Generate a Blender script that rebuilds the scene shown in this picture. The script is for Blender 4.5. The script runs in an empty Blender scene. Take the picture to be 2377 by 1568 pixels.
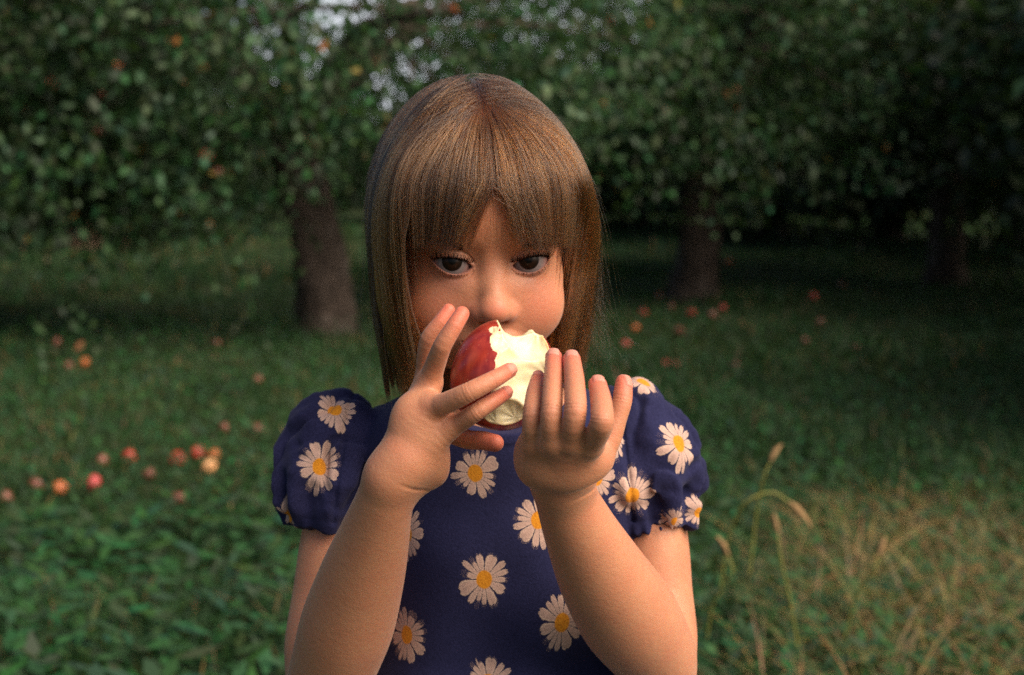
import bpy, math, random, os
import numpy as np
from math import radians, sin, cos, pi
F32 = np.float32
DEV = os.environ.get('SCENE_DEV', '')
scene = bpy.context.scene
# ------------------------------------------------------------------ camera
CAM_Z = 1.12
TILT = math.atan(424.0 / 3301.4)
cam_data = bpy.data.cameras.new('camera')
cam = bpy.data.objects.new('camera', cam_data)
scene.collection.objects.link(cam)
cam.location = (0, 0, CAM_Z)
cam.rotation_euler = (radians(90) - TILT, 0, 0)
cam_data.lens = 50
cam_data.sensor_width = 36
cam_data.clip_start = 0.05
cam_data.clip_end = 500
cam_data.dof.use_dof = True
cam_data.dof.focus_distance = 0.845
cam_data.dof.aperture_fstop = 7.5
scene.camera = cam
# ------------------------------------------------------------------ world, sun, exposure
SUN_EL, SUN_AZ = radians(43), radians(54)      # azimuth measured from the camera side (-Y) towards +X
sunv = np.array([sin(SUN_AZ) * cos(SUN_EL), -cos(SUN_AZ) * cos(SUN_EL), sin(SUN_EL)])
world = bpy.data.worlds.new('World')
scene.world = world
world.use_nodes = True
wn = world.node_tree
sky = wn.nodes.new('ShaderNodeTexSky')
sky.sky_type = 'NISHITA'
sky.sun_disc = False
sky.sun_elevation = SUN_EL
sky.sun_rotation = math.atan2(sunv[0], sunv[1])
sky.air_density = 1.0
sky.dust_density = 3.5
sky.ozone_density = 1.2
# added cloud bank, low behind the orchard, to brighten the sky in the gaps
wtc = wn.nodes.new('ShaderNodeTexCoord'); wsp = wn.nodes.new('ShaderNodeSeparateXYZ'); wn.links.new(wtc.outputs['Generated'], wsp.inputs[0])
def wmap(v, a, b):
    n = wn.nodes.new('ShaderNodeMapRange'); n.interpolation_type = 'SMOOTHSTEP'; wn.links.new(v, n.inputs[0]); n.inputs[1].default_value = a; n.inputs[2].default_value = b
    return n.outputs[0]
def wmul(a, b):
    n = wn.nodes.new('ShaderNodeMath'); n.operation = 'MULTIPLY'; wn.links.new(a, n.inputs[0]); wn.links.new(b, n.inputs[1]); return n.outputs[0]
wno = wn.nodes.new('ShaderNodeTexNoise'); wno.inputs['Scale'].default_value = 5; wno.inputs['Detail'].default_value = 5; wn.links.new(wtc.outputs['Generated'], wno.inputs['Vector'])
wm = wmul(wmul(wmap(wsp.outputs[1], .35, .80), wmap(wsp.outputs[2], .42, .15)), wmap(wno.outputs[0], .30, .50))
wmx = wn.nodes.new('ShaderNodeMix'); wmx.data_type = 'RGBA'; wn.links.new(wm, wmx.inputs[0]); wn.links.new(sky.outputs[0], wmx.inputs[6]); wmx.inputs[7].default_value = (11.0, 11.3, 12.5, 1)
wn.links.new(wmx.outputs[2], wn.nodes['Background'].inputs[0])
wn.nodes['Background'].inputs[1].default_value = 0.10
sun_data = bpy.data.lights.new('sun', 'SUN')
sun_data.energy = 4.8
sun_data.angle = radians(55)
sun_data.color = (1.0, 0.83, 0.66)
sun = bpy.data.objects.new('sun', sun_data)
scene.collection.objects.link(sun)
from mathutils import Vector, Matrix
sun.rotation_euler = Vector(sunv).to_track_quat('Z', 'Y').to_euler()
sun.location = (3, -3, 6)
scene.view_settings.view_transform = 'Standard'
scene.view_settings.look = 'None'
scene.view_settings.exposure = 0.45
scene.view_settings.gamma = 1.0
scene.render.film_transparent = False
scene.cycles.use_denoising = False
scene.cycles.max_bounces = 6
scene.cycles.transparent_max_bounces = 6
scene.cycles_curves.shape = 'RIBBONS'

# ------------------------------------------------------------------ helpers
FPX = 3301.4
def W(px, py, Y):
    """world point at depth Y seen at (px, py) of a 2377 x 1568 picture"""
    ca, sa = cos(TILT), sin(TILT)
    a = (px - 1188.5) / FPX
    b = (784.0 - py) / FPX
    r = np.array([a, ca + b * sa, -sa + b * ca])
    return np.array([0, 0, CAM_Z]) + r * (Y / r[1])
def PX(P):
    """inverse of W for arrays"""
    P = np.asarray(P, dtype=np.float64)
    ca, sa = cos(TILT), sin(TILT)
    x, y, z = P[..., 0], P[..., 1], P[..., 2] - CAM_Z
    f = y * ca - z * sa
    u = y * sa + z * ca
    return np.stack([1188.5 + x / f * FPX, 784.0 - u / f * FPX], -1)

def tag(o, label=None, cat=None, group=None, kind=None):
    if label: o['label'] = label
    if cat: o['category'] = cat
    if group: o['group'] = group
    if kind: o['kind'] = kind
    return o
def link(o, parent=None):
    scene.collection.objects.link(o)
    if parent: o.parent = parent
    return o
def empty(name, loc=(0, 0, 0)):
    o = bpy.data.objects.new(name, None)
    o.empty_display_size = 0.1
    o.location = loc
    return link(o)
def make_mesh(name, V, Fq, mat, parent=None, smooth=True, attrs=None, corner=None):
    """V (n,3), Fq (m,k) int or list of such arrays"""
    if not isinstance(Fq, (list, tuple)): Fq = [Fq]
    Fq = [np.asarray(f) for f in Fq if len(f)]
    me = bpy.data.meshes.new(name)
    me.vertices.add(len(V))
    me.vertices.foreach_set('co', np.asarray(V, dtype=F32).ravel())
    loops = np.concatenate([f.ravel() for f in Fq]).astype(np.int32)
    sizes = np.concatenate([np.full(len(f), f.shape[1], np.int32) for f in Fq])
    starts = np.concatenate([[0], np.cumsum(sizes)[:-1]]).astype(np.int32)
    me.loops.add(len(loops)); me.loops.foreach_set('vertex_index', loops)
    me.polygons.add(len(sizes)); me.polygons.foreach_set('loop_start', starts)
    me.update(calc_edges=True)
    me.validate()
    if smooth: me.polygons.foreach_set('use_smooth', np.ones(len(me.polygons), bool))
    for k, a in (attrs or {}).items():
        a = np.asarray(a, dtype=F32)
        if a.ndim == 1:
            at = me.attributes.new(k, 'FLOAT', 'POINT'); at.data.foreach_set('value', a)
        elif a.shape[1] == 3:
            at = me.attributes.new(k, 'FLOAT_COLOR', 'POINT')
            at.data.foreach_set('color', np.concatenate([a, np.ones((len(a), 1), F32)], 1).ravel())
    for k, a in (corner or {}).items():
        at = me.attributes.new(k, 'FLOAT_VECTOR', 'CORNER')
        at.data.foreach_set('vector', np.asarray(a, dtype=F32).ravel())
    if mat: me.materials.append(mat)
    o = bpy.data.objects.new(name, me)
    link(o, parent)
    return o
def set_world_parent(o, parent):
    o.parent = parent
    o.matrix_parent_inverse = Matrix.Translation(-Vector(parent.location))

# ------------------------------------------------------------------ node helpers
class NT:
    def __init__(s, name):
        s.m = bpy.data.materials.new(name); s.m.use_nodes = True
        s.t = s.m.node_tree; s.t.nodes.clear()
        s.out = s.n('ShaderNodeOutputMaterial')
    def n(s, typ, **kw):
        nd = s.t.nodes.new(typ)
        for k, v in kw.items(): setattr(nd, k, v)
        return nd
    def l(s, a, b): s.t.links.new(a, b)
    def put(s, nd, i, v):
        if v is None: return
        if hasattr(v, 'links') or hasattr(v, 'is_linked'): s.l(v, nd.inputs[i])
        else: nd.inputs[i].default_value = v
    def math(s, op, a, b=None, c=None, clamp=False):
        nd = s.n('ShaderNodeMath', operation=op, use_clamp=clamp)
        s.put(nd, 0, a); s.put(nd, 1, b); s.put(nd, 2, c)
        return nd.outputs[0]
    def mix(s, f, a, b, bt='MIX'):
        nd = s.n('ShaderNodeMix', data_type='RGBA', blend_type=bt)
        s.put(nd, 0, f)
        s.put(nd, 6, a if not isinstance(a, tuple) else (*a[:3], 1))
        s.put(nd, 7, b if not isinstance(b, tuple) else (*b[:3], 1))
        return nd.outputs[2]
    def noise(s, scale, detail=3, rough=.5, vec=None, out=0, dist=0):
        nd = s.n('ShaderNodeTexNoise'); nd.inputs['Scale'].default_value = scale
        nd.inputs['Detail'].default_value = detail; nd.inputs['Roughness'].default_value = rough
        nd.inputs['Distortion'].default_value = dist
        if vec is not None: s.l(vec, nd.inputs['Vector'])
        return nd.outputs[out]
    def ramp(s, f, stops):
        nd = s.n('ShaderNodeValToRGB'); s.l(f, nd.inputs[0])
        e = nd.color_ramp.elements
        while len(e) < len(stops): e.new(.5)
        for el, (p, c) in zip(e, stops):
            el.position = p; el.color = (*c, 1) if len(c) == 3 else c
        return nd.outputs[0]
    def mapr(s, v, a, b, c=0.0, d=1.0, smooth=False):
        nd = s.n('ShaderNodeMapRange'); nd.clamp = True
        if smooth: nd.interpolation_type = 'SMOOTHSTEP'
        s.l(v, nd.inputs[0])
        for i, x in enumerate((a, b, c, d)): nd.inputs[i + 1].default_value = x
        return nd.outputs[0]
    def attr(s, name, out='Color'):
        nd = s.n('ShaderNodeAttribute', attribute_name=name)
        return nd.outputs[out]
    def coord(s, which='Object'):
        return s.n('ShaderNodeTexCoord').outputs[which]
    def bump(s, h, strength, dist, normal=None):
        nd = s.n('ShaderNodeBump'); s.l(h, nd.inputs['Height'])
        nd.inputs['Strength'].default_value = strength; nd.inputs['Distance'].default_value = dist
        if normal is not None: s.l(normal, nd.inputs['Normal'])
        return nd.outputs[0]
    def pbr(s, color, rough=.5, spec=.5, normal=None, **kw):
        p = s.n('ShaderNodeBsdfPrincipled')
        s.put(p, 'Base Color', color if not isinstance(color, tuple) else (*color[:3], 1))
        s.put(p, 'Roughness', rough); s.put(p, 'Specular IOR Level', spec)
        if normal is not None: s.l(normal, p.inputs['Normal'])
        for k, v in kw.items(): s.put(p, k.replace('_', ' '), v)
        s.l(p.outputs[0], s.out.inputs[0])
        return p

# ------------------------------------------------------------------ signed distance toolkit
def V3(p): return np.asarray(p, dtype=F32)
def cap(P, a, b, ra, rb):
    a = V3(a); ba = V3(b) - a
    pa = P - a
    t = np.clip(pa @ ba / max(float(ba @ ba), 1e-12), 0, 1)
    q = pa - t[:, None] * ba
    return np.sqrt(np.einsum('ij,ij->i', q, q)) - (F32(ra) + F32(rb - ra) * t)
def ell(P, c, r, R=None):
    q = P - V3(c)
    if R is not None: q = q @ np.asarray(R, dtype=F32)
    r = V3(r)
    a = q / r; b = a / r
    k0 = np.sqrt(np.einsum('ij,ij->i', a, a)); k1 = np.sqrt(np.einsum('ij,ij->i', b, b)) + F32(1e-9)
    return k0 * (k0 - 1) / k1
def smin(a, b, k):
    h = np.clip(.5 + .5 * (b - a) / k, 0, 1)
    return b + (a - b) * h - k * h * (1 - h)
def smax(a, b, k): return -smin(-a, -b, k)
_spl = {}
def spline(pts, rad, sub=4):
    """Catmull-Rom through joints, so limbs bend smoothly"""
    A = np.concatenate([np.array(pts, float), np.array(rad, float)[:, None]], 1)
    if len(A) < 3: return A
    E = np.concatenate([[2 * A[0] - A[1]], A, [2 * A[-1] - A[-2]]])
    out = []
    for i in range(1, len(E) - 2):
        p0, p1, p2, p3 = E[i - 1:i + 3]
        for t in np.arange(sub) / sub:
            c = .5 * (2 * p1 + (p2 - p0) * t + (2 * p0 - 5 * p1 + 4 * p2 - p3) * t * t + (3 * p1 - p0 - 3 * p2 + p3) * t ** 3)
            out.append(c * .75 + (p1 + (p2 - p1) * t) * .25)
    out.append(E[-2]); return np.array(out)
def chain(P, pts, rad, k=0, sub=4):
    key = (tuple(np.ravel(pts).round(6)), tuple(rad), sub)
    if key not in _spl: _spl[key] = spline(pts, rad, sub)
    A = _spl[key]; d = None
    for i in range(len(A) - 1):
        e = cap(P, A[i, :3], A[i + 1, :3], A[i, 3], A[i + 1, 3])
        d = e if d is None else (np.minimum(d, e) if k == 0 else smin(d, e, k))
    return d
def sstep(x, a, b):
    t = np.clip((x - a) / (b - a), 0, 1); return t * t * (3 - 2 * t)
def gauss(P, c, s): 
    q = P - V3(c); return np.exp(-np.einsum('ij,ij->i', q, q) / F32(2 * s * s))
def vnoise(P, f, seed=0):
    """cheap smooth value noise"""
    q = P * F32(f) + F32(seed * 17.31)
    i = np.floor(q); t = q - i; t = t * t * (3 - 2 * t)
    i = i.astype(np.int64)
    def h(dx, dy, dz):
        n = (i[:, 0] + dx) * 73856093 ^ (i[:, 1] + dy) * 19349663 ^ (i[:, 2] + dz) * 83492791
        n = (n ^ (n >> 13)) * 1274126177
        return ((n & 0xffff) / 32767.5 - 1).astype(F32)
    x, y, z = t[:, 0], t[:, 1], t[:, 2]
    def lx(dy, dz): a = h(0, dy, dz); return a + (h(1, dy, dz) - a) * x
    def ly(dz): a = lx(0, dz); return a + (lx(1, dz) - a) * y
    a = ly(0); return a + (ly(1) - a) * z

def chunked(f, P, n=150000):
    if len(P) <= n: return f(P)
    return np.concatenate([f(P[i:i + n]) for i in range(0, len(P), n)])

def isosurface(sdf, lo, hi, h, B=8, lip=1.25, newton=True):
    lo = np.asarray(lo, float); hi = np.asarray(hi, float)
    nb = np.ceil((hi - lo) / (h * B)).astype(int)
    gi = np.stack(np.meshgrid(*[np.arange(n) for n in nb], indexing='ij'), -1).reshape(-1, 3)
    cen = (lo + (gi + .5) * B * h).astype(F32)
    d = chunked(sdf, cen)
    act = gi[np.abs(d) < lip * .87 * B * h + 1e-4]
    o = np.stack(np.meshgrid(*[np.arange(B + 1)] * 3, indexing='ij'), -1).reshape(-1, 3)
    pts = (act[:, None, :] * B + o[None]).reshape(-1, 3)
    P = (lo + pts * h).astype(F32)
    val = chunked(sdf, P).reshape(-1, B + 1, B + 1, B + 1)
    del P, pts
    # cells
    s = val < 0
    c = [s[:, i:i + B, j:j + B, k:k + B] for i in (0, 1) for j in (0, 1) for k in (0, 1)]
    any_ = np.logical_or.reduce(c); all_ = np.logical_and.reduce(c)
    bi, ci, cj, ck = np.nonzero(any_ & ~all_)
    vs = [val[bi, ci + i, cj + j, ck + k] for i in (0, 1) for j in (0, 1) for k in (0, 1)]
    corners = [(i, j, k) for i in (0, 1) for j in (0, 1) for k in (0, 1)]
    acc = np.zeros((len(bi), 3)); cnt = np.zeros(len(bi))
    for a in range(8):
        for b in range(a + 1, 8):
            df = np.array(corners[b]) - np.array(corners[a])
            if np.abs(df).sum() != 1: continue
            va, vb = vs[a], vs[b]
            m = (va < 0) != (vb < 0)
            t = np.where(m, va / np.where(m, va - vb, 1), 0)
            acc += np.where(m[:, None], np.array(corners[a]) + t[:, None] * df, 0); cnt += m
    acc /= cnt[:, None]
    cell = act[bi] * B + np.stack([ci, cj, ck], 1)
    V = lo + (cell + acc) * h
    N = (nb * B + 2).astype(np.int64)
    key = lambda q: (q[:, 0].astype(np.int64) * N[1] + q[:, 1]) * N[2] + q[:, 2]
    kc = key(cell); order = np.argsort(kc); ks = kc[order]
    quads = []
    for ax in range(3):
        sl0 = [slice(0, B)] * 3; sl1 = [slice(0, B)] * 3
        sl1[ax] = slice(1, B + 1)
        A = s[(slice(None), *sl0)]; Bb = s[(slice(None), *sl1)]
        b_, i_, j_, k_ = np.nonzero(A != Bb)
        e = act[b_] * B + np.stack([i_, j_, k_], 1)
        inside = A[b_, i_, j_, k_]
        u, w = [(1, 2), (2, 0), (0, 1)][ax]
        q = []
        for du, dw in ((0, 0), (1, 0), (1, 1), (0, 1)):
            t = e.copy(); t[:, u] -= du; t[:, w] -= dw
            q.append(t)
        idx = []; ok = np.ones(len(e), bool)
        for t in q:
            kk = key(t); p = np.clip(np.searchsorted(ks, kk), 0, len(ks) - 1)
            ok &= (ks[p] == kk) & (t >= 0).all(1)
            idx.append(order[p])
        Q = np.stack(idx, 1)[ok]; ins = inside[ok]
        Q[~ins] = Q[~ins][:, ::-1]
        quads.append(Q)
    Q = np.concatenate(quads)
    if newton and len(V):
        V = V.astype(F32)
        for _ in range(2):
            e = F32(h * .5); d0 = chunked(sdf, V)
            g = np.stack([chunked(sdf, V + V3([e if a == i else 0 for a in range(3)])) for i in range(3)], 1) - d0[:, None]
            g /= e
            gg = np.maximum(np.einsum('ij,ij->i', g, g), .25)
            st = -(d0 / gg)[:, None] * g
            L = np.sqrt((st ** 2).sum(1)); st *= np.minimum(1, .8 * h / np.maximum(L, 1e-9))[:, None]
            V = V + st
    return V, Q
# ------------------------------------------------------------------ the child: skeleton measured in metres
YAW, PITCH, ROLL = radians(9.0), radians(9.0), radians(-0.5)
HO = W(1138.5, 607, 0.912)                       # midpoint between the eyeballs
def rotm(ax, a):
    return np.array(Matrix.Rotation(a, 3, ax))
HR = rotm('Z', YAW) @ rotm('X', PITCH) @ rotm('Y', ROLL)   # head local -> world
HRf = HR.astype(F32)
def to_head(P): return ((P - V3(HO)) @ HRf) * F32(1000)       # mm
def from_head(L): return np.asarray(L) @ HR.T / 1000 + HO
EYE = 24.9                                     # half distance between the eyeballs, mm
SK = (0.47, 0.210, 0.113)

def lid_open(L, s):
    """signed distance-like value of the almond opening, <0 inside; s=+1 for the eye on the +x side"""
    u = s * (L[:, 0] - s * EYE); v = L[:, 2]
    un = np.clip((u - .3) / 12.2, -1, 1)
    vc = .5 + 1.7 * un
    sh = np.clip(1 - np.abs(un) ** 2.1, 0, 1)
    up = vc + 4.5 * sh ** .75
    lo = vc - 5.6 * sh ** .8
    return np.maximum(np.maximum(v - up, lo - v) * .8, np.abs(u - .3) - 12.2)

def sdf_head(P):
    L = to_head(P)
    X = np.abs(L[:, 0]); S = np.stack([X, L[:, 1], L[:, 2]], 1)   # mirrored
    d = ell(L, (0, 66, 33), (67.5, 85, 67.5))
    d = smin(d, ell(L, (0, 33, -20), (53.5, 50, 62)), 8)
    d = smin(d, ell(L, (0, 10, 30), (46, 27, 30)), 10)                # forehead
    d = smin(d, ell(S, (27, 11, -33), (23, 20, 23)), 9)               # cheeks
    d = smin(d, ell(L, (0, 8, -51), (24, 22, 19)), 8)                 # muzzle
    d = smin(d, ell(L, (0, 5, -76), (16, 14, 12)), 10)                # chin
    d = smin(d, cap(S, (26, 30, -66), (44, 58, -38), 12, 13), 12)     # jaw
    # eye sockets and lids
    d = smax(d, -ell(S, (EYE - 1, -19, 2), (16, 9.3, 10.5)), 9)
    d = smax(d, -ell(S, (13.2, -17.5, 1.5), (4.6, 6.2, 7.5)), 6)      # beside the bridge of the nose
    d = smin(d, ell(S, (24, 0, 17), (19, 10.5, 7)), 9)              # brow
    lid = ell(S, (EYE, 0.3, .6), (13.6, 13.0, 12.6))
    d = smin(d, lid, 3.0)
    # nose
    d = smin(d, chain(S * V3((1, 1, 1)), [(0, -7, 6), (0, -12.5, -8), (0, -18.5, -22)], (5.4, 6.2, 7.8)), 7)
    d = smin(d, ell(L, (0, -21.2, -27.0), (10.2, 8.8, 8.2)), 5)
    d = smin(d, ell(S, (9.6, -13.5, -30.0), (5.8, 8.4, 6.0)), 5)
    d = smin(d, ell(L, (0, -15, -36), (3.4, 7, 3.4)), 3)
    d = smax(d, -ell(S, (6.4, -18.0, -36.6), (3.1, 4.2, 3.0)), 1.4)
    # mouth
    d = smin(d, chain(S, [(0, -14.0, -46.5), (10, -12, -47.5), (19, -6.5, -50)], (3.3, 2.7, 1.4), 3), 3)
    d = smin(d, chain(S, [(0, -13.0, -54.5), (9, -11.4, -54), (17, -6.5, -51.5)], (3.8, 3.2, 1.6), 3), 3)
    d = smax(d, -chain(S, [(0, -18.5, -50.2), (11, -16, -50.4), (19, -10, -51)], (.9, .9, .6), 1), 1.4)
    d = smax(d, -cap(L, (0, -19.0, -38), (0, -19.0, -43), 1.6, 2.0), 2)   # philtrum
    # lid crease and lower bag
    for s in (-1, 1):
        o = lid_open(L, s)
        frontm = L[:, 1] < 4
        u = s * (L[:, 0] - s * EYE); un = np.clip((u - .3) / 14.0, -1, 1)
        crease = (L[:, 2] - (1.2 + 1.2 * un + 9.3 * np.clip(1 - np.abs(un) ** 2.2, 0, 1) ** .7))
        d = d + .75 * np.exp(-(crease / .9) ** 2) * (np.abs(un) < 1) * (L[:, 1] < 0) * (np.abs(u) < 14)
        bag = (L[:, 2] - (-.5 + .6 * un - 8.6 * np.clip(1 - un ** 2, 0, 1) ** .6))
        d = d + .45 * np.exp(-(bag / 1.1) ** 2) * (L[:, 1] < 0) * (np.abs(u) < 13)
        r = np.sqrt((L[:, 0] - s * EYE) ** 2 + L[:, 1] ** 2 + L[:, 2] ** 2)
        rim = .55 * np.exp(-((o - .9) / .8) ** 2) * (np.abs(u) < 13.5) * (L[:, 1] < 0)
        d = d - rim * .7
        cut = np.where(frontm & (r < 19), -o, F32(-9))
        d = smax(d, cut, .5)
    # ears
    d = smin(d, ell(S, (60, 76, -8), (5, 14, 24)), 4)
    d = smax(d, -ell(S, (65, 72, -6), (4, 8, 15)), 2)
    # neck
    d = smin(d, cap(L, (0, 72, -40), (0, 78, -140), 37, 36), 12)
    return d * F32(.001)

# --- arms and hands: (px, py, depth) -> world, radius in mm
def J(pts): return [W(*p[:3]) for p in pts], [p[3] * .001 for p in pts]
HA = dict(   # the hand on the left of the picture
 index=J([(990, 876, .832, 5.6), (987, 840, .829, 5.2), (995, 787, .822, 5.0), (1022, 749, .822, 4.5), (1041, 721, .825, 3.9)]),
 middle=J([(996, 890, .815, 7.0), (1009, 850, .808, 6.0), (1027, 803, .797, 5.3), (1055, 757, .797, 4.8), (1072, 729, .801, 4.35)]),
 ring=J([(1003, 946, .802, 7.2), (1036, 936, .793, 6.2), (1088, 911, .784, 5.6), (1147, 881, .788, 5.0), (1183, 860, .797, 4.4)]),
 pinky=J([(1040, 992, .803, 6.6), (1070, 980, .798, 5.6), (1106, 957, .790, 5.1), (1146, 931, .794, 4.5), (1175, 912, .802, 4.0)]),
 thumb=J([(985, 965, .835, 8.0), (1030, 995, .845, 7.0), (1082, 1020, .832, 5.8), (1120, 1023, .822, 5.6), (1149, 1029, .817, 5.2)]))
HB = dict(   # the hand on the right
 pinky=J([(1237, 1030, .775, 6.4), (1236, 994, .766, 5.7), (1237, 955, .766, 5.4), (1242, 912, .780, 4.9), (1250, 878, .795, 4.2)]),
 ring=J([(1281, 1025, .765, 6.8), (1279, 988, .756, 6.0), (1281, 948, .756, 5.8), (1284, 880, .774, 5.2), (1285, 829, .792, 4.8)]),
 middle=J([(1325, 1022, .762, 7.0), (1331, 988, .751, 6.3), (1336, 945, .750, 6.1), (1333, 880, .768, 5.5), (1327, 834, .787, 5.0)]),
 index=J([(1370, 1030, .766, 7.2), (1388, 1005, .750, 6.6), (1398, 976, .742, 6.4), (1395, 930, .756, 5.8), (1387, 893, .770, 5.1)]),
 thumb=J([(1385, 1062, .788, 9.0), (1413, 1018, .790, 7.3), (1432, 968, .792, 6.0), (1444, 932, .794, 5.7), (1447, 902, .798, 5.2), (1447, 887, .800, 4.4)]))
WA, WB = W(905, 1112, .806), W(1306, 1120, .806)
WA2, WB2 = W(938, 1070, .806), W(1305, 1088, .800)
ARM_A = J([(908, 1105, .806, 13.5), (893, 1160, .815, 15.2), (869, 1245, .835, 20), (840, 1340, .858, 25.2), (806, 1450, .885, 29), (770, 1560, .915, 27), (757, 1615, .93, 25)])
UP_A = J([(757, 1615, .935, 25), (752, 1500, .948, 26), (765, 1380, .962, 24.5), (782, 1240, .972, 23.5), (800, 1060, .985, 15)])
ARM_B = J([(1305, 1108, .806, 15.5), (1316, 1160, .815, 16.8), (1350, 1240, .832, 21), (1401, 1340, .858, 27), (1458, 1430, .888, 31), (1512, 1510, .915, 27.5), (1525, 1560, .93, 25)])
UP_B = J([(1525, 1560, .935, 24), (1530, 1480, .948, 25), (1524, 1380, .962, 24), (1514, 1240, .972, 23.5), (1495, 1060, .985, 15)])
def unit(v): v = np.asarray(v, float); return v / np.linalg.norm(v)
# nails: finger, outward normal of the nail, width mm, length mm
NAILS = [(HA['ring'], (.55, -.62, .55), 7.4, 7.0), (HA['pinky'], (.35, -.75, .55), 6.4, 6.0),
         (HB['ring'], (-.05, -.62, .80), 7.6, 7.5), (HB['middle'], (.05, -.80, .60), 8.0, 8.0),
         (HB['index'], (.15, -.80, .60), 7.8, 8.0), (HB['pinky'], (-.25, -.6, .72), 6.4, 6.4), (HB['thumb'], (.80, -.45, .25), 7.8, 8.0)]
def nail_fields(P):
    """(mask, edge) of all nails"""
    m = np.zeros(len(P), F32); ed = np.zeros(len(P), F32)
    for (pts, rad), n, wd, ln in NAILS:
        tip = pts[-1]; ax = unit(pts[-1] - pts[-2]); n = unit(n); n = unit(n - ax * (n @ ax)); sd = np.cross(ax, n)
        c = tip + ax * rad[-1] * .15
        q = P - V3(c)
        a = q @ V3(ax) * 1000; b = q @ V3(sd) * 1000; z = q @ V3(n) * 1000
        near = (np.abs(a) < 9) & (np.abs(b) < 7) & (z > .2) & (z < 8)
        # rounded rectangle: free edge at the tip, curved cuticle behind
        aa = np.abs(a + ln * .12) - ln * .5 + .018 * b * b * np.where(a > 0, 1, 1.2)
        e = np.maximum(aa, np.abs(b) - wd * .5 * .92)
        mm = sstep(-e, -.15, .55) * near
        m = np.maximum(m, mm)
        ed = np.maximum(ed, np.exp(-(e / .45) ** 2) * near)
    return m, ed
def wrinkles(P, hand, names):
    d = np.zeros(len(P), F32)
    for nm in names:
        pts, rad = hand[nm]
        nseg = len(pts)
        for ji, amp in ((nseg - 3, .36), (nseg - 2, .16)):
            ax = unit(unit(pts[ji + 1] - pts[ji]) + unit(pts[ji] - pts[ji - 1]))
            q = P - V3(pts[ji]); a = q @ V3(ax) * 1000
            rr = np.sqrt(np.maximum(np.einsum('ij,ij->i', q, q) * 1e6 - a * a, 0))
            R = rad[ji] * 1000
            m = (rr < R * 1.7) & (np.abs(a) < 4)
            g = np.exp(-(a / .6) ** 2) + .7 * np.exp(-((a - 1.9) / .5) ** 2) + .6 * np.exp(-((a + 1.9) / .5) ** 2)
            d += np.where(m, amp * g, 0)
            # the joint itself is a little thicker
            d -= np.where(rr < R * 1.7, .10 * np.exp(-(a / 3.2) ** 2), 0)
    return d * F32(.001)
def sdf_hand(P, hand, wrist, wrist2, extra, wr):
    d = None
    for nm in ('index', 'middle', 'ring', 'pinky'):
        m = hand[nm][0][0]
        e = chain(P, [wrist2, wrist2 * .45 + m * .55, m], (.0118, .0102, hand[nm][1][0] * 1.10))
        d = e if d is None else smin(d, e, .007)
    for c, r, k in extra: d = smin(d, ell(P, c, r), k)
    tp, tr = hand['thumb']
    d = smin(d, cap(P, wrist2, tp[0], .012, tr[0]), .009)
    fing = None
    for nm in ('pinky', 'ring', 'middle', 'index', 'thumb'):
        pts, rad = hand[nm]
        e = chain(P, pts, rad)
        kk = .0006 + .006 * np.exp(-(np.linalg.norm(P - V3(pts[0]), axis=1) / .011) ** 2)
        d = smin(d, e, kk.astype(F32))
    d = d + wrinkles(P, hand, wr)
    return d
XA = [(W(985, 1060, .812), (.0150, .012, .0150), .008), (W(958, 985, .806), (.013, .010, .018), .008)]
XB = [(W(1245, 1062, .790), (.013, .013, .018), .008), (W(1320, 1068, .783), (.022, .011, .018), .008)]
def sdf_armA(P):
    far = np.full(len(P), 1, F32)
    m = P[:, 0] < .02
    if not m.any(): return far
    Q = P[m]
    d = sdf_hand(Q, HA, WA, WA2, XA, ('ring', 'pinky'))
    d = smin(d, cap(Q, WA2, ARM_A[0][0], .0135, .0138), .008)
    a = chain(Q, *ARM_A, .003, 9)
    a = smin(a, cap(Q, W(1000, 1095, .818), W(905, 1150, .815), .010, .010), .008)
    d = smin(d, a, .008)
    d = smin(d, chain(Q, *UP_A, .003, 6), .006)
    # fold at the wrist
    q = Q - V3(W(968, 1137, .80)); ax = V3(unit((.55, 0, 1)))
    d += F32(.0007) * np.exp(-(q @ ax / .0011) ** 2) * np.exp(-(q[:, 0] / .0075) ** 2)
    nm, ne = nail_fields(Q)
    d = d - F32(.00035) * nm + F32(.0003) * ne
    far[m] = d
    return far
def sdf_armB(P):
    far = np.full(len(P), 1, F32)
    m = P[:, 0] > -.01
    if not m.any(): return far
    Q = P[m]
    d = sdf_hand(Q, HB, WB, WB2, XB, ('index', 'middle', 'ring', 'pinky', 'thumb'))
    d = smin(d, cap(Q, WB2, ARM_B[0][0], .0150, .0158), .010)
    d = smin(d, chain(Q, *ARM_B, .003, 9), .010)
    d = smin(d, chain(Q, *UP_B, .003, 6), .006)
    q = Q - V3(W(1385, 1108, .80)); ax = V3(unit((-.35, 0, 1)))
    d += F32(.0012) * np.exp(-(q @ ax / .0012) ** 2) * np.exp(-(q[:, 0] / .012) ** 2)
    d += F32(.0007) * np.exp(-((q @ ax + .006) / .001) ** 2) * np.exp(-(q[:, 0] / .014) ** 2)
    # knuckle dimples and tendons on the back of the hand
    for nm in ('pinky', 'ring', 'middle', 'index'):
        m0 = HB[nm][0][0]
        d -= F32(.0009) * np.exp(-np.einsum('ij,ij->i', Q - V3(m0 + np.array([0, -.007, 0])), Q - V3(m0 + np.array([0, -.007, 0]))) / F32(2 * .0035 ** 2))
    nm, ne = nail_fields(Q)
    d = d - F32(.00035) * nm + F32(.0003) * ne
    far[m] = d
    return far
TC = W(1168, 1100, .995)                    # centre of the chest
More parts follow.
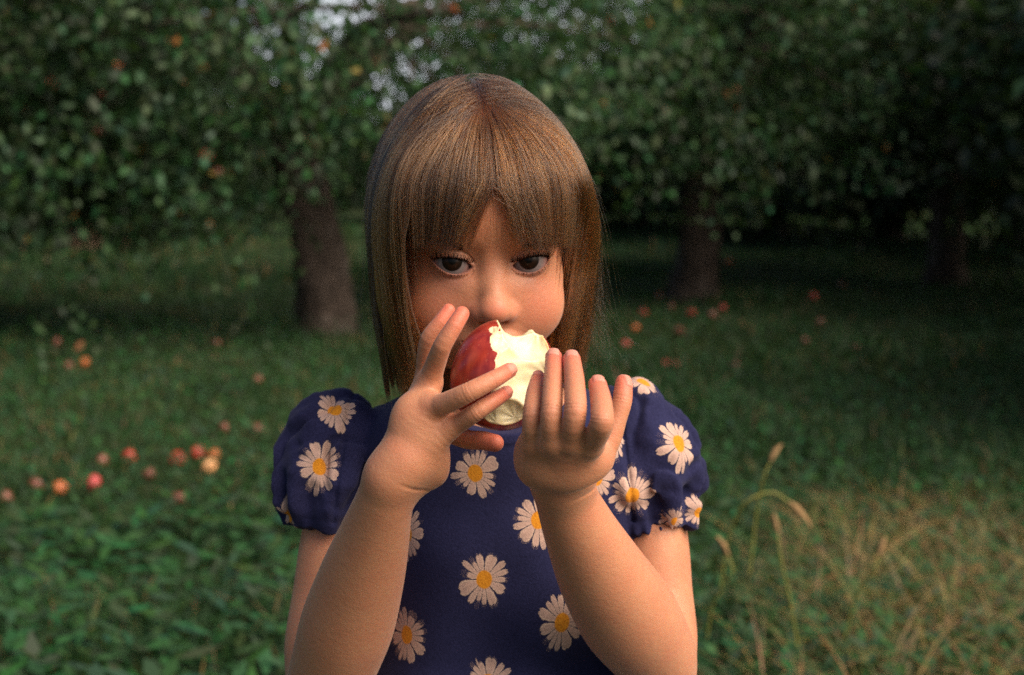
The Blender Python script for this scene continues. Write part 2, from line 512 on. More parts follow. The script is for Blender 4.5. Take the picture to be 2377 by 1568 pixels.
def sdf_torso(P):
    x = P[:, 0] - F32(TC[0]); y = P[:, 1] - F32(TC[1]); z = P[:, 2]
    zz = (z - F32(TC[2]))
    a = F32(.100) - .006 * sstep(-zz, .05, .25) + .03 * sstep(-zz, .25, .5)
    b = F32(.074) + .006 * sstep(-zz, .05, .3)
    q = np.sqrt((x / a) ** 2 + (y / b) ** 2)
    d = (q - 1) * b
    top = zz - (.068 - .25 * np.abs(x)) 
    d = smax(d, top.astype(F32), .03)
    d = smax(d, (-.55 - zz).astype(F32), .05)
    return d.astype(F32)
def sdf_lower(P):
    d = sdf_torso(P) + F32(.003)
    n = TC + np.array([0, 0.0, .02])
    d = smin(d, cap(P, n, n + np.array([0, -.005, .07]), .036, .034), .03)
    for s in (-1, 1):
        hx = TC[0] + s * .055
        d = smin(d, chain(P, [(hx, TC[1], .50), (hx, TC[1] - .005, .30), (hx, TC[1], .06)], (.062, .044, .030), .02), .02)
        d = smin(d, chain(P, [(hx, TC[1] + .02, .035), (hx + s * .01, TC[1] - .10, .028)], (.030, .024), .01), .02)
    return d

def skin_color(V, part):
    n = len(V)
    C = np.tile(V3(SK), (n, 1))
    def blend(m, col): 
        nonlocal C
        m = np.clip(m, 0, 1)[:, None].astype(F32); C = C * (1 - m) + V3(col) * m
    red = (.48, .105, .065); pink = (.56, .24, .17)
    if part == 'head':
        L = to_head(V); X = np.abs(L[:, 0]); S = np.stack([X, L[:, 1], L[:, 2]], 1)
        blend(.40 * gauss(S, (30, -6, -30), 12), red)
        blend(.45 * gauss(L, (0, -29, -26), 7), red)
        blend(.35 * gauss(S, (11, -18, -29), 4), red)
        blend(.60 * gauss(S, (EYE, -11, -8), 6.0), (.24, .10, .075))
        blend(.60 * gauss(S, (EYE, -11, 10), 6.0), (.22, .09, .055)); blend(.5 * gauss(S, (13, -10, 1), 4.0), (.26, .11, .07))  # eye-socket shade on upper lids and inner corners, painted into the tint
        lips = np.maximum(0, 1 - np.abs(L[:, 2] + 50.5) / np.maximum(7.5 - .0185 * X * X, .1)) * (X < 20) * (L[:, 1] < 0)
        blend(np.clip(lips * 3, 0, .8), (.45, .13, .11))
        for s in (-1, 1):
            o = lid_open(L, s)
            u = s * (L[:, 0] - s * EYE)
            fm = (L[:, 1] < 4) * (np.abs(u) < 14)
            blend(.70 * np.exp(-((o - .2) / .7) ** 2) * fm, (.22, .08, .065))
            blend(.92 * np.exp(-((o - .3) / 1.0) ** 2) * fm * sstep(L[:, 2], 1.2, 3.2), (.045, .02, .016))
        blend(gauss(S, (6.4, -18.0, -35.4), 2.0) * .85, (.12, .03, .02))
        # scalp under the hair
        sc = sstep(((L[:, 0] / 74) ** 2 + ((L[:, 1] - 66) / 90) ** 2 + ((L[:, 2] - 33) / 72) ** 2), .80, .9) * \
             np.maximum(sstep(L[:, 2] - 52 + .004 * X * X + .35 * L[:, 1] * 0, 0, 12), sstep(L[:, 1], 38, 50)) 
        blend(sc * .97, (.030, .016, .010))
    else:
        for hand in (HA, HB):
            for nm, (pts, rad) in hand.items():
                blend(.80 * gauss(V, pts[-1], .0080), (.58, .11, .07))
                blend(.25 * gauss(V, pts[-2], .006), red)
                if nm != 'thumb': blend(.28 * gauss(V, pts[2] + np.array([0, -.005, 0]), .005), (.40, .14, .08))
        nm, ne = nail_fields(V)
        blend(nm * .85, (.56, .25, .19)); blend(ne * .35 * (1 - nm), (.36, .12, .08))
    return C

mt = NT('skin')
tint = mt.attr('tint')
oc = mt.coord('Object')
n1 = mt.noise(55, 4, .6, oc); n2 = mt.noise(900, 3, .6, oc); n3 = mt.noise(260, 2, .5, oc)
colr = mt.mix(mt.mapr(n1, .35, .7, 0, .34), tint, (.44, .13, .075))
colr = mt.mix(mt.mapr(n3, .60, .75, 0, .22), colr, (.28, .12, .07))
bmp = mt.bump(n2, .38, .0006); bmp = mt.bump(n3, .22, .001, bmp)
sk = mt.pbr(colr, mt.mapr(n3, .3, .7, .46, .60), .38, bmp)
sk.subsurface_method = 'RANDOM_WALK'
sk.inputs['Subsurface Weight'].default_value = .28
sk.inputs['Subsurface Radius'].default_value = (1.0, .38, .18)
sk.inputs['Subsurface Scale'].default_value = .006
sk.inputs['Sheen Weight'].default_value = .12
sk.inputs['Sheen Roughness'].default_value = .4
MAT_SKIN = mt.m

person = empty('person', (float(TC[0]), float(TC[1]), 0.0))
tag(person, 'young girl in navy daisy dress biting a held apple in front of the orchard trees', 'person')
HS = .0007
Vh, Qh = isosurface(sdf_head, HO - [.095, .055, .16], HO + [.095, .17, .13], HS if not DEV else .001)
def bbox(*chains):
    p = np.concatenate([np.array(c[0]) for c in chains]); return p.min(0) - .04, p.max(0) + .04
blo, bhi = bbox(*HA.values(), ARM_A, UP_A)
bhi[2] = min(bhi[2], 1.12); Va, Qa = isosurface(sdf_armA, blo, bhi, .0008 if not DEV else .001)
blo, bhi = bbox(*HB.values(), ARM_B, UP_B)
Vb, Qb = isosurface(sdf_armB, blo, bhi, .0008 if not DEV else .001)
Vt, Qt = isosurface(sdf_lower, TC - [.2, .25, TC[2] + .02], TC + [.2, .2, .2], .005)
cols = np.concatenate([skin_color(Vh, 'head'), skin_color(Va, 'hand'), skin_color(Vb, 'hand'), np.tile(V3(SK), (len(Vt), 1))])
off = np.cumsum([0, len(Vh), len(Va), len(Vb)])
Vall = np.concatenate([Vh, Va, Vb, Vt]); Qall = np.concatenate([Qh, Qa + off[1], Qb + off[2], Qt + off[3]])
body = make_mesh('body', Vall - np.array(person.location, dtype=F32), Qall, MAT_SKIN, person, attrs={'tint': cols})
print('body verts', len(Vall))

# ------------------------------------------------------------------ eyes
def uv_sphere(r, nu=64, nv=48):
    """poles on the -Y / +Y axis, a corneal bulge round -Y"""
    th = np.linspace(0, pi, nv + 1); ph = np.linspace(0, 2 * pi, nu, endpoint=False)
    T, Pp = np.meshgrid(th, ph, indexing='ij')
    rr = r + r * .055 * np.exp(-(T / .40) ** 4)
    V = np.stack([rr * np.sin(T) * np.cos(Pp), -rr * np.cos(T), rr * np.sin(T) * np.sin(Pp)], -1).reshape(-1, 3)
    i = np.arange(nv)[:, None]; j = np.arange(nu)[None]
    a = i * nu + j; b = i * nu + (j + 1) % nu
    Q = np.stack([a, b, b + nu, a + nu], -1).reshape(-1, 4)
    return V, Q
me_ = NT('eyeball')
oc = me_.coord('Object')
sep = me_.n('ShaderNodeSeparateXYZ'); me_.l(oc, sep.inputs[0])
rad2 = me_.math('SQRT', me_.math('ADD', me_.math('POWER', sep.outputs[0], 2.0), me_.math('POWER', sep.outputs[2], 2.0)))
fr = me_.math('MULTIPLY', rad2, 1000.0)
back = me_.math('GREATER_THAN', sep.outputs[1], 0.0)
ang = me_.math('ARCTAN2', sep.outputs[2], sep.outputs[0])
cmb = me_.n('ShaderNodeCombineXYZ'); me_.l(me_.math('MULTIPLY', ang, 6.0), cmb.inputs[0]); me_.l(me_.math('MULTIPLY', fr, .5), cmb.inputs[1])
fib = me_.noise(2.2, 3, .6, cmb.outputs[0])
iris = me_.mix(fib, (.008, .004, .0025), (.022, .010, .005))
iris = me_.mix(me_.mapr(fr, 4.6, 6.2, 0, 1), iris, (.008, .005, .004))
iris = me_.mix(me_.mapr(fr, 2.3, 2.7, 1, 0), iris, (.001, .001, .001))
scl = me_.mix(me_.noise(400, 3, .6, oc), (.15, .12, .12), (.20, .16, .155))
scl = me_.mix(me_.mapr(fr, 8.5, 11.5, 0, .6), scl, (.42, .17, .14))
ec = me_.mix(me_.math('MAXIMUM', me_.mapr(fr, 6.3, 6.8, 0, 1), back), iris, scl)
ep = me_.pbr(ec, .35, .10); ep.inputs['Coat Weight'].default_value = .10; ep.inputs['Coat Roughness'].default_value = .04
MAT_EYE = me_.m
sv, sq = uv_sphere(.0122)
for s in (-1, 1):
    c = from_head((s * EYE, 0.1, 0))
    o = make_mesh('eye', sv, sq, MAT_EYE, person)
    o.location = Vector(c) - person.location
    g = unit(np.array([.012 if s < 0 else .004, 0, CAM_Z + .055]) - c)         # the child looks at the camera
    o.rotation_euler = Vector(-g).to_track_quat('Y', 'Z').to_euler()
# ------------------------------------------------------------------ the apple in her hands
AC = W(1174, 874, .834)
APT = rotm('Z', radians(-28)) @ rotm('Y', radians(-72)) @ rotm('Z', radians(20))
APTf = APT.astype(F32)
def apple_full(P, R=.0330):
    q = (P - V3(AC)) @ APTf
    x, y, z = q[:, 0] / R, q[:, 1] / R, q[:, 2] / R
    rho = np.sqrt(x * x + y * y)
    r = np.sqrt(rho * rho + z * z) + 1e-6
    th = np.arctan2(rho, z)                                 # 0 at the stem
    prof = .90 + .10 * np.sin(th) - .26 * np.exp(-(th / .34) ** 2) - .14 * np.exp(-((pi - th) / .34) ** 2) + .05 * np.exp(-((th - .85) / .5) ** 2) - .05 * np.exp(-((th - 2.5) / .5) ** 2)
    lob = 1 + .015 * np.cos(5 * np.arctan2(y, x)) * np.exp(-((th - 2.5) / .6) ** 2)
    return ((r - prof * lob) * R * .9).astype(F32)
# bites: centre (px, py, depth) and radius, arranged round the front and the top of the apple
BITES = [((1228, 850, .782), .0285), ((1272, 832, .789), .0330), ((1272, 892, .790), .0320), ((1214, 905, .786), .0225), ((1236, 932, .790), .0225),
         ((1183, 950, .790), .0175), ((1171, 774, .806), .0115), ((1143, 752, .818), .0048), ((1205, 736, .836), .0118), ((1196, 984, .800), .0170), ((1248, 778, .816), .0165), ((1218, 768, .818), .0125),
         ((1152, 990, .802), .0120)]
BITES = [(W(*c), r) for c, r in BITES]
def apple_bites(P):
    n = vnoise(P, 200, 1) * F32(.0004) + vnoise(P, 380, 2) * F32(.00045) * np.exp(-(apple_full(P) / F32(.0016)) ** 2)
    b = None
    for c, r in BITES:
        q = P - V3(c)
        e = np.sqrt(np.einsum('ij,ij->i', q, q)) - F32(r)
        # tooth grooves
        a = np.arctan2(q[:, 2], q[:, 0])
        e = e + F32(0.00018) * np.cos(a * 9 + r * 900)
        b = e if b is None else smin(b, e, .0012)
    for px, py, r in ((1197, 744, .0098), (1230, 737, .0078), (1262, 745, .0088), (1172, 735, .0050), (1282, 762, .0060)):
        b = smin(b, cap(P, W(px, py, .80), W(px, py, .90), r, r), .0010)
    return b + n
def sdf_apple(P): return smax(apple_full(P), -apple_bites(P), .0004)
Vp, Qp = isosurface(sdf_apple, AC - .05, AC + .05, .00055)
full = apple_full(Vp); bit = apple_bites(Vp)
isflesh = (full < -.0003) | (bit < .00035)
q = (Vp - V3(AC)) @ APTf
fl = isflesh[Qp].sum(1) >= 2
apple = empty('apple', tuple(AC))
tag(apple, 'bitten red apple held in the hands of the girl at her mouth', 'apple')
m1 = NT('apple_peel')
oc = m1.coord('Object')
str_ = m1.n('ShaderNodeMapping'); m1.l(oc, str_.inputs[0]); str_.inputs['Scale'].default_value = (1, 1, .22)
nz = m1.noise(160, 4, .6, str_.outputs[0]); sp = m1.noise(620, 2, .5, oc)
pc = m1.mix(m1.mapr(nz, .35, .7), (.20, .012, .010), (.40, .045, .022))
pc = m1.mix(m1.mapr(m1.noise(38, 2, .5, oc), .52, .72, 0, .45), pc, (.50, .13, .04))
pc = m1.mix(m1.mapr(sp, .70, .76, 0, .6), pc, (.55, .30, .16))
pp = m1.pbr(pc, .30, .5, m1.bump(nz, .08, .0006)); pp.inputs['Coat Weight'].default_value = .25; pp.inputs['Coat Roughness'].default_value = .3
m2 = NT('apple_flesh')
oc = m2.coord('Object')
n1 = m2.noise(95, 5, .65, oc); n2 = m2.noise(420, 4, .6, oc)
fc = m2.mix(m2.mapr(n1, .35, .7), (.72, .65, .43), (.66, .56, .32))
fc = m2.mix(m2.attr('rimtint', 'Fac'), fc, (.62, .30, .07))
fp = m2.pbr(fc, .42, .45, m2.bump(n2, .15, .0005, m2.bump(n1, .15, .001)))
fp.subsurface_method = 'RANDOM_WALK'
fp.inputs['Subsurface Weight'].default_value = .35; fp.inputs['Subsurface Radius'].default_value = (1, .8, .4); fp.inputs['Subsurface Scale'].default_value = .004
def submesh(V, Q, mask):
    F = Q[mask]; u, inv = np.unique(F, return_inverse=True)
    return V[u], inv.reshape(F.shape), u
rim = np.exp(-((-full - .0004) / .0008) ** 2) * (.35 + .65 * sstep(vnoise(Vp, 120, 5), .0, .5)) * .75
v, f, u = submesh(Vp, Qp, fl)
make_mesh('flesh', v - V3(AC), f, m2.m, apple, attrs={'rimtint': rim[u].astype(F32)})
v, f, u = submesh(Vp, Qp, ~fl)
make_mesh('peel', v - V3(AC), f, m1.m, apple)
# ------------------------------------------------------------------ the dress
def cuffdir(a, b): return unit(np.array(b) - np.array(a))
SLV = [dict(s=-1, cap=W(766, 1028, .985), bulge=W(740, 1115, .970), neck=W(800, 985, .990), cuff=W(752, 1222, .972), ax=unit(W(752, 1222, .972) - W(775, 1060, .985)), cr=(.0295, .030), rb=(.0335, .034, .0340)),
       dict(s=1, cap=W(1478, 1003, .985), bulge=W(1516, 1090, .970), neck=W(1450, 985, .990), cuff=W(1516, 1222, .972), ax=unit(W(1516, 1222, .972) - W(1492, 1060, .985)), cr=(.0300, .030), rb=(.0350, .035, .0350))]
NECKZ = W(1180, 1000, .925)[2]
def sdf_dress(P):
    d = sdf_torso(P) - F32(.0035)
    x = P[:, 0] - F32(TC[0]); y = P[:, 1] - F32(TC[1]); z = P[:, 2] - F32(TC[2])
    # soft vertical drape
    d = d - F32(.0030) * np.sin(x * 85 + 1.5 * np.sin(z * 22) + .6) * sstep(-z, -.02, .10) - F32(.0028) * vnoise(P, 26, 3)
    # skirt
    zz = -z
    q = np.sqrt((x / (.104 + .34 * np.maximum(zz - .16, 0))) ** 2 + (y / (.082 + .30 * np.maximum(zz - .16, 0))) ** 2)
    sk_ = (q - 1) * (.085 + .2 * np.maximum(zz - .16, 0)) + .006 * np.sin(np.arctan2(y, x) * 14) * sstep(zz, .2, .4)
    sk_ = smax(sk_, (.14 - zz), .02); sk_ = smax(sk_, (zz - .52), .004)
    d = smin(d, sk_.astype(F32), .03)
    # neckline: the cloth ends, skin shows
    nz_ = P[:, 2] - F32(NECKZ) - F32(6.5) * x * x - F32(30) * x ** 4
    nin = sstep(nz_, -.0012, .0012) * (np.abs(x) < .075)
    band = sstep(-nz_, -.001, .0008) * sstep(nz_, -.0085, -.0065) * (np.abs(x) < .09)
    d = d + F32(.0075) * nin - F32(.0009) * band
    for S in SLV:
        e = ell(P, S['cap'], (S['cr'][0], .034, .036))
        e = smin(e, ell(P, S['bulge'], S['rb']), .016)
        e = smin(e, cap(P, S['cap'], S['neck'], .024, .020), .018)
        c = V3(S['cuff']); ax = V3(S['ax'])
        qv = P - c; a = qv @ ax                       # >0 beyond the cuff
        rad = qv - a[:, None] * ax
        rr = np.sqrt(np.einsum('ij,ij->i', rad, rad))
        side = np.cross(ax, (0, 1, 0)); side /= np.linalg.norm(side); dep = np.cross(ax, side)
        ang = np.arctan2(rad @ V3(dep), rad @ V3(side))
        # gathered cuff
        prof = .0285 + .0020 * np.exp(-((a + .011) / .004) ** 2) - .0012 * np.exp(-((a + .004) / .002) ** 2)
        cuff = np.maximum(rr - prof, np.abs(a + .010) - .0125)
        gath = np.sin(ang * 15 + 2.2 * np.sin(ang * 3 + S['s'])) 
        cuff = cuff - F32(.0011) * gath
        e = smin(e, cuff.astype(F32), .012)
        fold = np.exp(-((a + .016) / .016) ** 2)
        e = e - F32(.0040) * fold * np.sin(ang * 11 + 2.0 * np.sin(ang * 2.3) + S['s'] * 1.1) * sstep(rr, .018, .028)
        # larger folds running from the shoulder down into the gathers
        e = e - F32(.0052) * np.sin(ang * 5.0 + 30 * a * S['s'] + 1.7 * np.sin(ang * 2 + S['s'])) * np.exp(-((a + .036) / .024) ** 2) * sstep(rr, .012, .026)
        w = vnoise(P, 34, 7 + S['s'])
        e = e + F32(.0040) * np.exp(-(w / .16) ** 2) - F32(.0030) * vnoise(P, 60, 11) - F32(.0010) * vnoise(P, 150, 12)
        d = smin(d, e, .010)
    # seam where the sleeve meets the body
    for S in SLV:
        sx = (P[:, 0] - F32(S['neck'][0] - S['s'] * .004)) * S['s']
        d = d + F32(.0018) * np.exp(-((sx + .12 * (P[:, 2] - F32(S['neck'][2]))) / .0018) ** 2) * (P[:, 2] > S['neck'][2] - .06)
    return d.astype(F32)
dlo = np.array([W(600, 0, .95)[0], TC[1] - .14, W(0, 1568, .90)[2] - .03]); dhi = np.array([W(1660, 0, .97)[0], TC[1] + .09, W(0, 860, .98)[2]])
Vd, Qd = isosurface(sdf_dress, dlo, dhi, .0012 if not DEV else .0018)
Vs, Qs = isosurface(sdf_dress, TC - [.26, .26, .56], np.array([TC[0] + .26, TC[1] + .24, dlo[2] + .012]), .006)
Vdd = np.concatenate([Vd, Vs]); Qdd = np.concatenate([Qd, Qs + len(Vd)])
from mathutils.bvhtree import BVHTree
bvh = BVHTree.FromPolygons([tuple(v) for v in Vd[::1].tolist()], Qd.tolist()) if True else None
# printed daisies: where the cloth shows them (picture position), radius in metres, tilt
DAISY = [(778, 950, .0140, .3, 0), (742, 1084, .0150, 1.2, 0), (1103, 1099, .0155, 2.0, 0), (1124, 1346, .0165, .8, 0), (944, 1474, .0165, 2.6, 0),
         (942, 1240, .0160, 1.5, 0), (1305, 1446, .0175, .1, 0), (1250, 1208, .0160, 3.0, 0), (1133, 1588, .0165, 1.0, 0), (1494, 888, .0145, .5, 0),
         (1578, 1030, .0155, 2.2, 0), (1468, 1152, .0150, 1.7, 0), (1418, 1010, .0150, .9, 0), (1386, 1112, .0130, 2.8, 0), (1568, 1212, .0085, .4, 0),
         (1622, 1190, .0100, 1.9, 0), (932, 1005, .0140, 1.1, 0), (672, 1195, .0100, .2, 0), (1310, 1660, .0165, .6, 0), (960, 1690, .0165, 1.3, 0), (1215, 1790, .0165, 2.2, 0)]
DC = []
for px, py, r, rot, _ in DAISY:
    g = unit(W(px, py, 1.0) - np.array([0, 0, CAM_Z]))
    hit = None
    for dx in (0, 4, -4, 10, -10, 18, -18, 30, -30):
        g = unit(W(px + dx, py, 1.0) - np.array([0, 0, CAM_Z]))
        h = bvh.ray_cast(Vector((0, 0, CAM_Z)), Vector(g))
        if h[0] is not None: hit = h; break
    if hit is None: continue
    c = np.array(hit[0])
    # mean normal over a few mm so that folds do not tilt the print
    n = unit(sum((unit(np.array(bvh.find_nearest(Vector(c + np.array(o)))[1])) for o in ((0, 0, 0), (.006, 0, 0), (-.006, 0, 0), (0, 0, .006), (0, 0, -.006))), np.zeros(3)))
    if n[1] > 0: n = -n
    t1 = unit(np.cross((0, 0, 1), n)); t2 = np.cross(n, t1)
    DC.append((c, n, t1, t2, r * 1.2, rot))
# scattered further flowers on the back and the skirt, same spacing
rng = np.random.default_rng(5)
cand = Vdd[rng.integers(0, len(Vdd), 3000)]
for c in cand:
    pp_ = PX(c)
    if -50 < pp_[1] < 1640 and c[1] < TC[1] + .01: continue
    if min(np.linalg.norm(c - k[0]) for k in DC) < .052: continue
    g = (float(sdf_dress((c + [1e-3, 0, 0])[None].astype(F32))[0] - sdf_dress((c - [1e-3, 0, 0])[None].astype(F32))[0]),
         float(sdf_dress((c + [0, 1e-3, 0])[None].astype(F32))[0] - sdf_dress((c - [0, 1e-3, 0])[None].astype(F32))[0]),
         float(sdf_dress((c + [0, 0, 1e-3])[None].astype(F32))[0] - sdf_dress((c - [0, 0, 1e-3])[None].astype(F32))[0]))
    n = unit(g); t1 = unit(np.cross((0.01, 0, 1), n)); DC.append((c, n, t1, np.cross(n, t1), .016, rng.random() * 6))
fc_ = Vdd[Qdd].mean(1)
best = np.full(len(fc_), 1e9); bi_ = np.zeros(len(fc_), int)
for i, (c, n, t1, t2, r, rot) in enumerate(DC):
    dd = np.linalg.norm(fc_ - c, axis=1) / r
    m = dd < best; best[m] = dd[m]; bi_[m] = i
C_ = np.array([k[0] for k in DC]); T1 = np.array([k[2] for k in DC]); T2 = np.array([k[3] for k in DC]); RR = np.array([k[4] for k in DC]); RO = np.array([k[5] for k in DC])
co = Vdd[Qdd] - C_[bi_][:, None]
du = 1.10 * (co * T1[bi_][:, None]).sum(2) / RR[bi_][:, None]; dv = .93 * (co * T2[bi_][:, None]).sum(2) / RR[bi_][:, None]
ca, sa = np.cos(RO[bi_])[:, None], np.sin(RO[bi_])[:, None]
uu = du * ca - dv * sa; vv = du * sa + dv * ca
corner = np.stack([uu, vv, np.repeat((bi_ * 7.31)[:, None], 4, 1)], -1).reshape(-1, 3)

md = NT('daisy_cloth')
dz = md.attr('daisy', 'Vector')
oc = md.coord('Object')
sp_ = md.n('ShaderNodeSeparateXYZ'); md.l(dz, sp_.inputs[0])
u_, v_, k_ = sp_.outputs
wob = md.noise(3.0, 2, .5, dz, out=0)
rr_ = md.math('SQRT', md.math('ADD', md.math('MULTIPLY', u_, u_), md.math('MULTIPLY', v_, v_)))
an = md.math('ARCTAN2', v_, u_)
an2 = md.math('ADD', an, md.math('MULTIPLY', md.math('SINE', md.math('ADD', md.math('MULTIPLY', an, 3.0), k_)), .17))
pf = md.math('MULTIPLY', an2, 14 / (2 * pi))
idx = md.math('FLOOR', pf); fr_ = md.math('ABSOLUTE', md.math('SUBTRACT', md.math('FRACT', pf), .5))
wn_ = md.n('ShaderNodeTexWhiteNoise', noise_dimensions='2D')
cx = md.n('ShaderNodeCombineXYZ'); md.l(idx, cx.inputs[0]); md.l(k_, cx.inputs[1]); md.l(cx.outputs[0], wn_.inputs['Vector'])
plen = md.math('ADD', .66, md.math('MULTIPLY', wn_.outputs['Value'], .36))
# petal: half width grows outwards, rounded and notched tip
rn = md.math('DIVIDE', rr_, plen)
halfw = md.math('MULTIPLY', .50, md.math('SQRT', md.math('MAXIMUM', 0.0, md.math('SUBTRACT', 1.0, md.math('POWER', rn, 7.0)))))
gap = md.math('DIVIDE', .016, md.math('MAXIMUM', rr_, .1))
halfw = md.math('SUBTRACT', halfw, gap)
ins = md.math('SUBTRACT', halfw, fr_)
ins = md.math('ADD', ins, md.math('MULTIPLY', md.math('SUBTRACT', md.noise(11, 3, .6, dz), .5), .16))
notch = md.math('MULTIPLY', md.mapr(fr_, .0, .09, 1, 0), md.mapr(rn, .86, 1.0, 0, .5))
ins = md.math('SUBTRACT', ins, notch)
petal = md.mapr(ins, 0.0, .05, 0, 1)
rim_ = md.mapr(md.math('ABSOLUTE', md.math('SUBTRACT', ins, .07)), .0, .05, 1, 0)
vein = md.noise(16, 4, .7, dz)
pcol = md.mix(md.mapr(vein, .3, .7), (.34, .22, .18), (.52, .35, .29))
pcol = md.mix(md.mapr(fr_, .10, .0, 0, .30), pcol, (.33, .22, .17))
pcol = md.mix(md.math('MULTIPLY', rim_, .45), pcol, (.78, .62, .42))
ccol = md.mix(md.mapr(md.noise(26, 3, .7, dz), .35, .65), (.40, .13, .008), (.66, .28, .02))
cmask = md.mapr(md.math('ADD', rr_, md.math('MULTIPLY', wob, .06)), .31, .345, 1, 0)
weave = md.n('ShaderNodeTexVoronoi'); weave.inputs['Scale'].default_value = 900; md.l(oc, weave.inputs['Vector'])
navy = md.mix(md.mapr(md.noise(700, 3, .7, oc), .35, .65), (.009, .0095, .034), (.017, .018, .058))
navy = md.mix(md.mapr(md.noise(35, 3, .6, oc), .4, .7, 0, .3), navy, (.018, .020, .066))
dc = md.mix(petal, navy, pcol); dc = md.mix(cmask, dc, ccol)
dn = md.bump(weave.outputs['Distance'], .25, .0006)
dn = md.bump(md.math('MAXIMUM', petal, cmask), .25, .0004, dn)
dp = md.pbr(dc, .9, .12, dn); dp.inputs['Sheen Weight'].default_value = .08; dp.inputs['Sheen Roughness'].default_value = .5
dp.inputs['Sheen Tint'].default_value = (.6, .6, .9, 1)
dress = make_mesh('dress', Vdd - np.array(person.location, dtype=F32), Qdd, md.m, person, corner={'daisy': corner})
print('dress', len(Vdd), len(DC))
# ------------------------------------------------------------------ hair: strands combed over the skull from the crown, then hanging
hr = np.random.default_rng(11)
HC = np.array([0, 66, 33.0]); HRAD = np.array([69.5, 87, 69.5])      # hair-bearing skull, mm in head space
GR = (np.array([0, 0, -1.0]) @ HR)                                 # gravity in head space
# parting: from the front end of the crown back over the top
def skull_dir(v): 
    v = np.asarray(v, float); return v / np.linalg.norm(v, axis=-1, keepdims=True)
PART0 = skull_dir(np.array([-.03, -.46, .885])); PART1 = skull_dir(np.array([-.05, .30, .95]))
def slerp_part(t):
    return skull_dir(PART0[None] * (1 - t[:, None]) + PART1[None] * t[:, None])
def comb(roots, off, length, K=26, stiff=.80, grav=.20, vjit=None):
    """roots: unit directions in normalised skull space; returns (n,K,3) paths in mm"""
    n = len(roots)
    # nearest point of the parting
    ts = np.linspace(0, 1, 9); Pp = slerp_part(ts)
    near = np.argmax(roots @ Pp.T, 1)
    src = Pp[near]
    R = HRAD[None] + off[:, None]
    p = HC + roots * R
    away = roots - src * (roots * src).sum(1, keepdims=True)
    v = skull_dir(away + 1e-6) * R; v = skull_dir(v)
    if vjit is not None: v = skull_dir(v + vjit)
    out = np.empty((n, K, 3)); step = (length / (K - 1))[:, None]
    for k in range(K):
        out[:, k] = p
        q = (p - HC) / R
        m = skull_dir(q)
        nrm = skull_dir(q / R)
        # direction along the great circle away from the parting
        aw = m - src * (m * src).sum(1, keepdims=True); 
        tang = skull_dir(skull_dir(np.where((np.linalg.norm(aw, axis=1) > .02)[:, None], aw, v)) * 1.0)
        fl = tang - m * (tang * m).sum(1, keepdims=True)
        fl = skull_dir(fl * R + 1e-9)
        on = sstep(1.05 - np.linalg.norm(q, axis=1), 0.0, .05)[:, None] * (q @ -GR > -.25)[:, None]
        up_ = q @ -GR
        low = sstep(.45 - up_, 0, .45)[:, None]
        inward = np.stack([-q[:, 0], -q[:, 1] * .5, np.zeros(n)], 1) * (np.linalg.norm(q[:, :2], axis=1, keepdims=True) > 1.0) 
        v = skull_dir(v * stiff * (1 - .55 * low) + on * fl * .35 * (1 - low) + GR * (grav + .55 * low) + inward * .10 * low)
        p = p + v * step
        q = (p - HC) / R; r = np.linalg.norm(q, axis=1, keepdims=True)
        ins = r < 1
        p = np.where(ins, HC + q / r * R, p)
        nr = skull_dir(q / R)
        vn = (v * nr).sum(1, keepdims=True)
        v = np.where(ins & (vn < 0), skull_dir(v - nr * vn), v)
    return out
def sample_roots(n, region):
    out = []
    while sum(len(o) for o in out) < n:
        d = skull_dir(hr.normal(size=(n * 3, 3)))
        d = d[region(d)]; out.append(d)
    return np.concatenate(out)[:n]
def resample_z(path, zcut):
    """shorten every path so that it ends at the given height (head-space, along gravity)"""
    h = -(path @ GR)                                       # height
    n, K, _ = path.shape
    reach = (h > zcut[:, None])
    last = np.maximum(reach.cumprod(1).sum(1) - 1, 3)     # last index above the cut
    last = np.minimum(last, K - 1)
    hi_ = np.minimum(last + 1, K - 1)
    a = h[np.arange(n), last]; b = h[np.arange(n), hi_]
    f = np.clip(np.where(np.abs(a - b) > 1e-6, (a - zcut) / np.where(np.abs(a - b) > 1e-6, a - b, 1), 0), 0, 1)
    end = last + f * (hi_ > last)
    t = np.linspace(0, 1, K)[None] * end[:, None]
    i = np.minimum(t.astype(int), K - 2); w = (t - i)[..., None]
    r = np.arange(n)[:, None]
    return path[r, i] * (1 - w) + path[r, i + 1] * w
def strands_from(roots, off, kind, nclump, clump_amt, wav=1.0):
    n = len(roots)
    L = np.full(n, 330.0 if kind == 'long' else 215.0)
    path = comb(roots, off, L, K=30)
    end = path[:, -1]
    # guides
    gi = hr.choice(n, nclump, replace=False)
    feat = np.concatenate([roots * 60, path[:, 12] * .8, (off * 1.2)[:, None]], 1)
    g = np.empty(n, int)
    for s in range(0, n, 4000):
        dd = ((feat[s:s + 4000, None] - feat[gi][None]) ** 2).sum(2); g[s:s + 4000] = gi[np.argmin(dd, 1)]
    w = (np.linspace(0, 1, 30) ** 1.3)[None, :, None] * clump_amt * hr.uniform(.5, 1, (n, 1, 1))
    path = path * (1 - w) + (path[g] + (path[:, :1] - path[g][:, :1]) * .10) * w
    # slow waves shared by a clump plus a little of each strand's own
    tt = np.linspace(0, 1, 30)[None, :, None]
    ph = hr.uniform(0, 6.28, (n, 1, 3)); cph = ph[g]
    path = path + wav * (1.5 * np.sin(cph + tt * 5.5) + .6 * np.sin(ph + tt * 9)) * tt ** 1.2
    return path, g

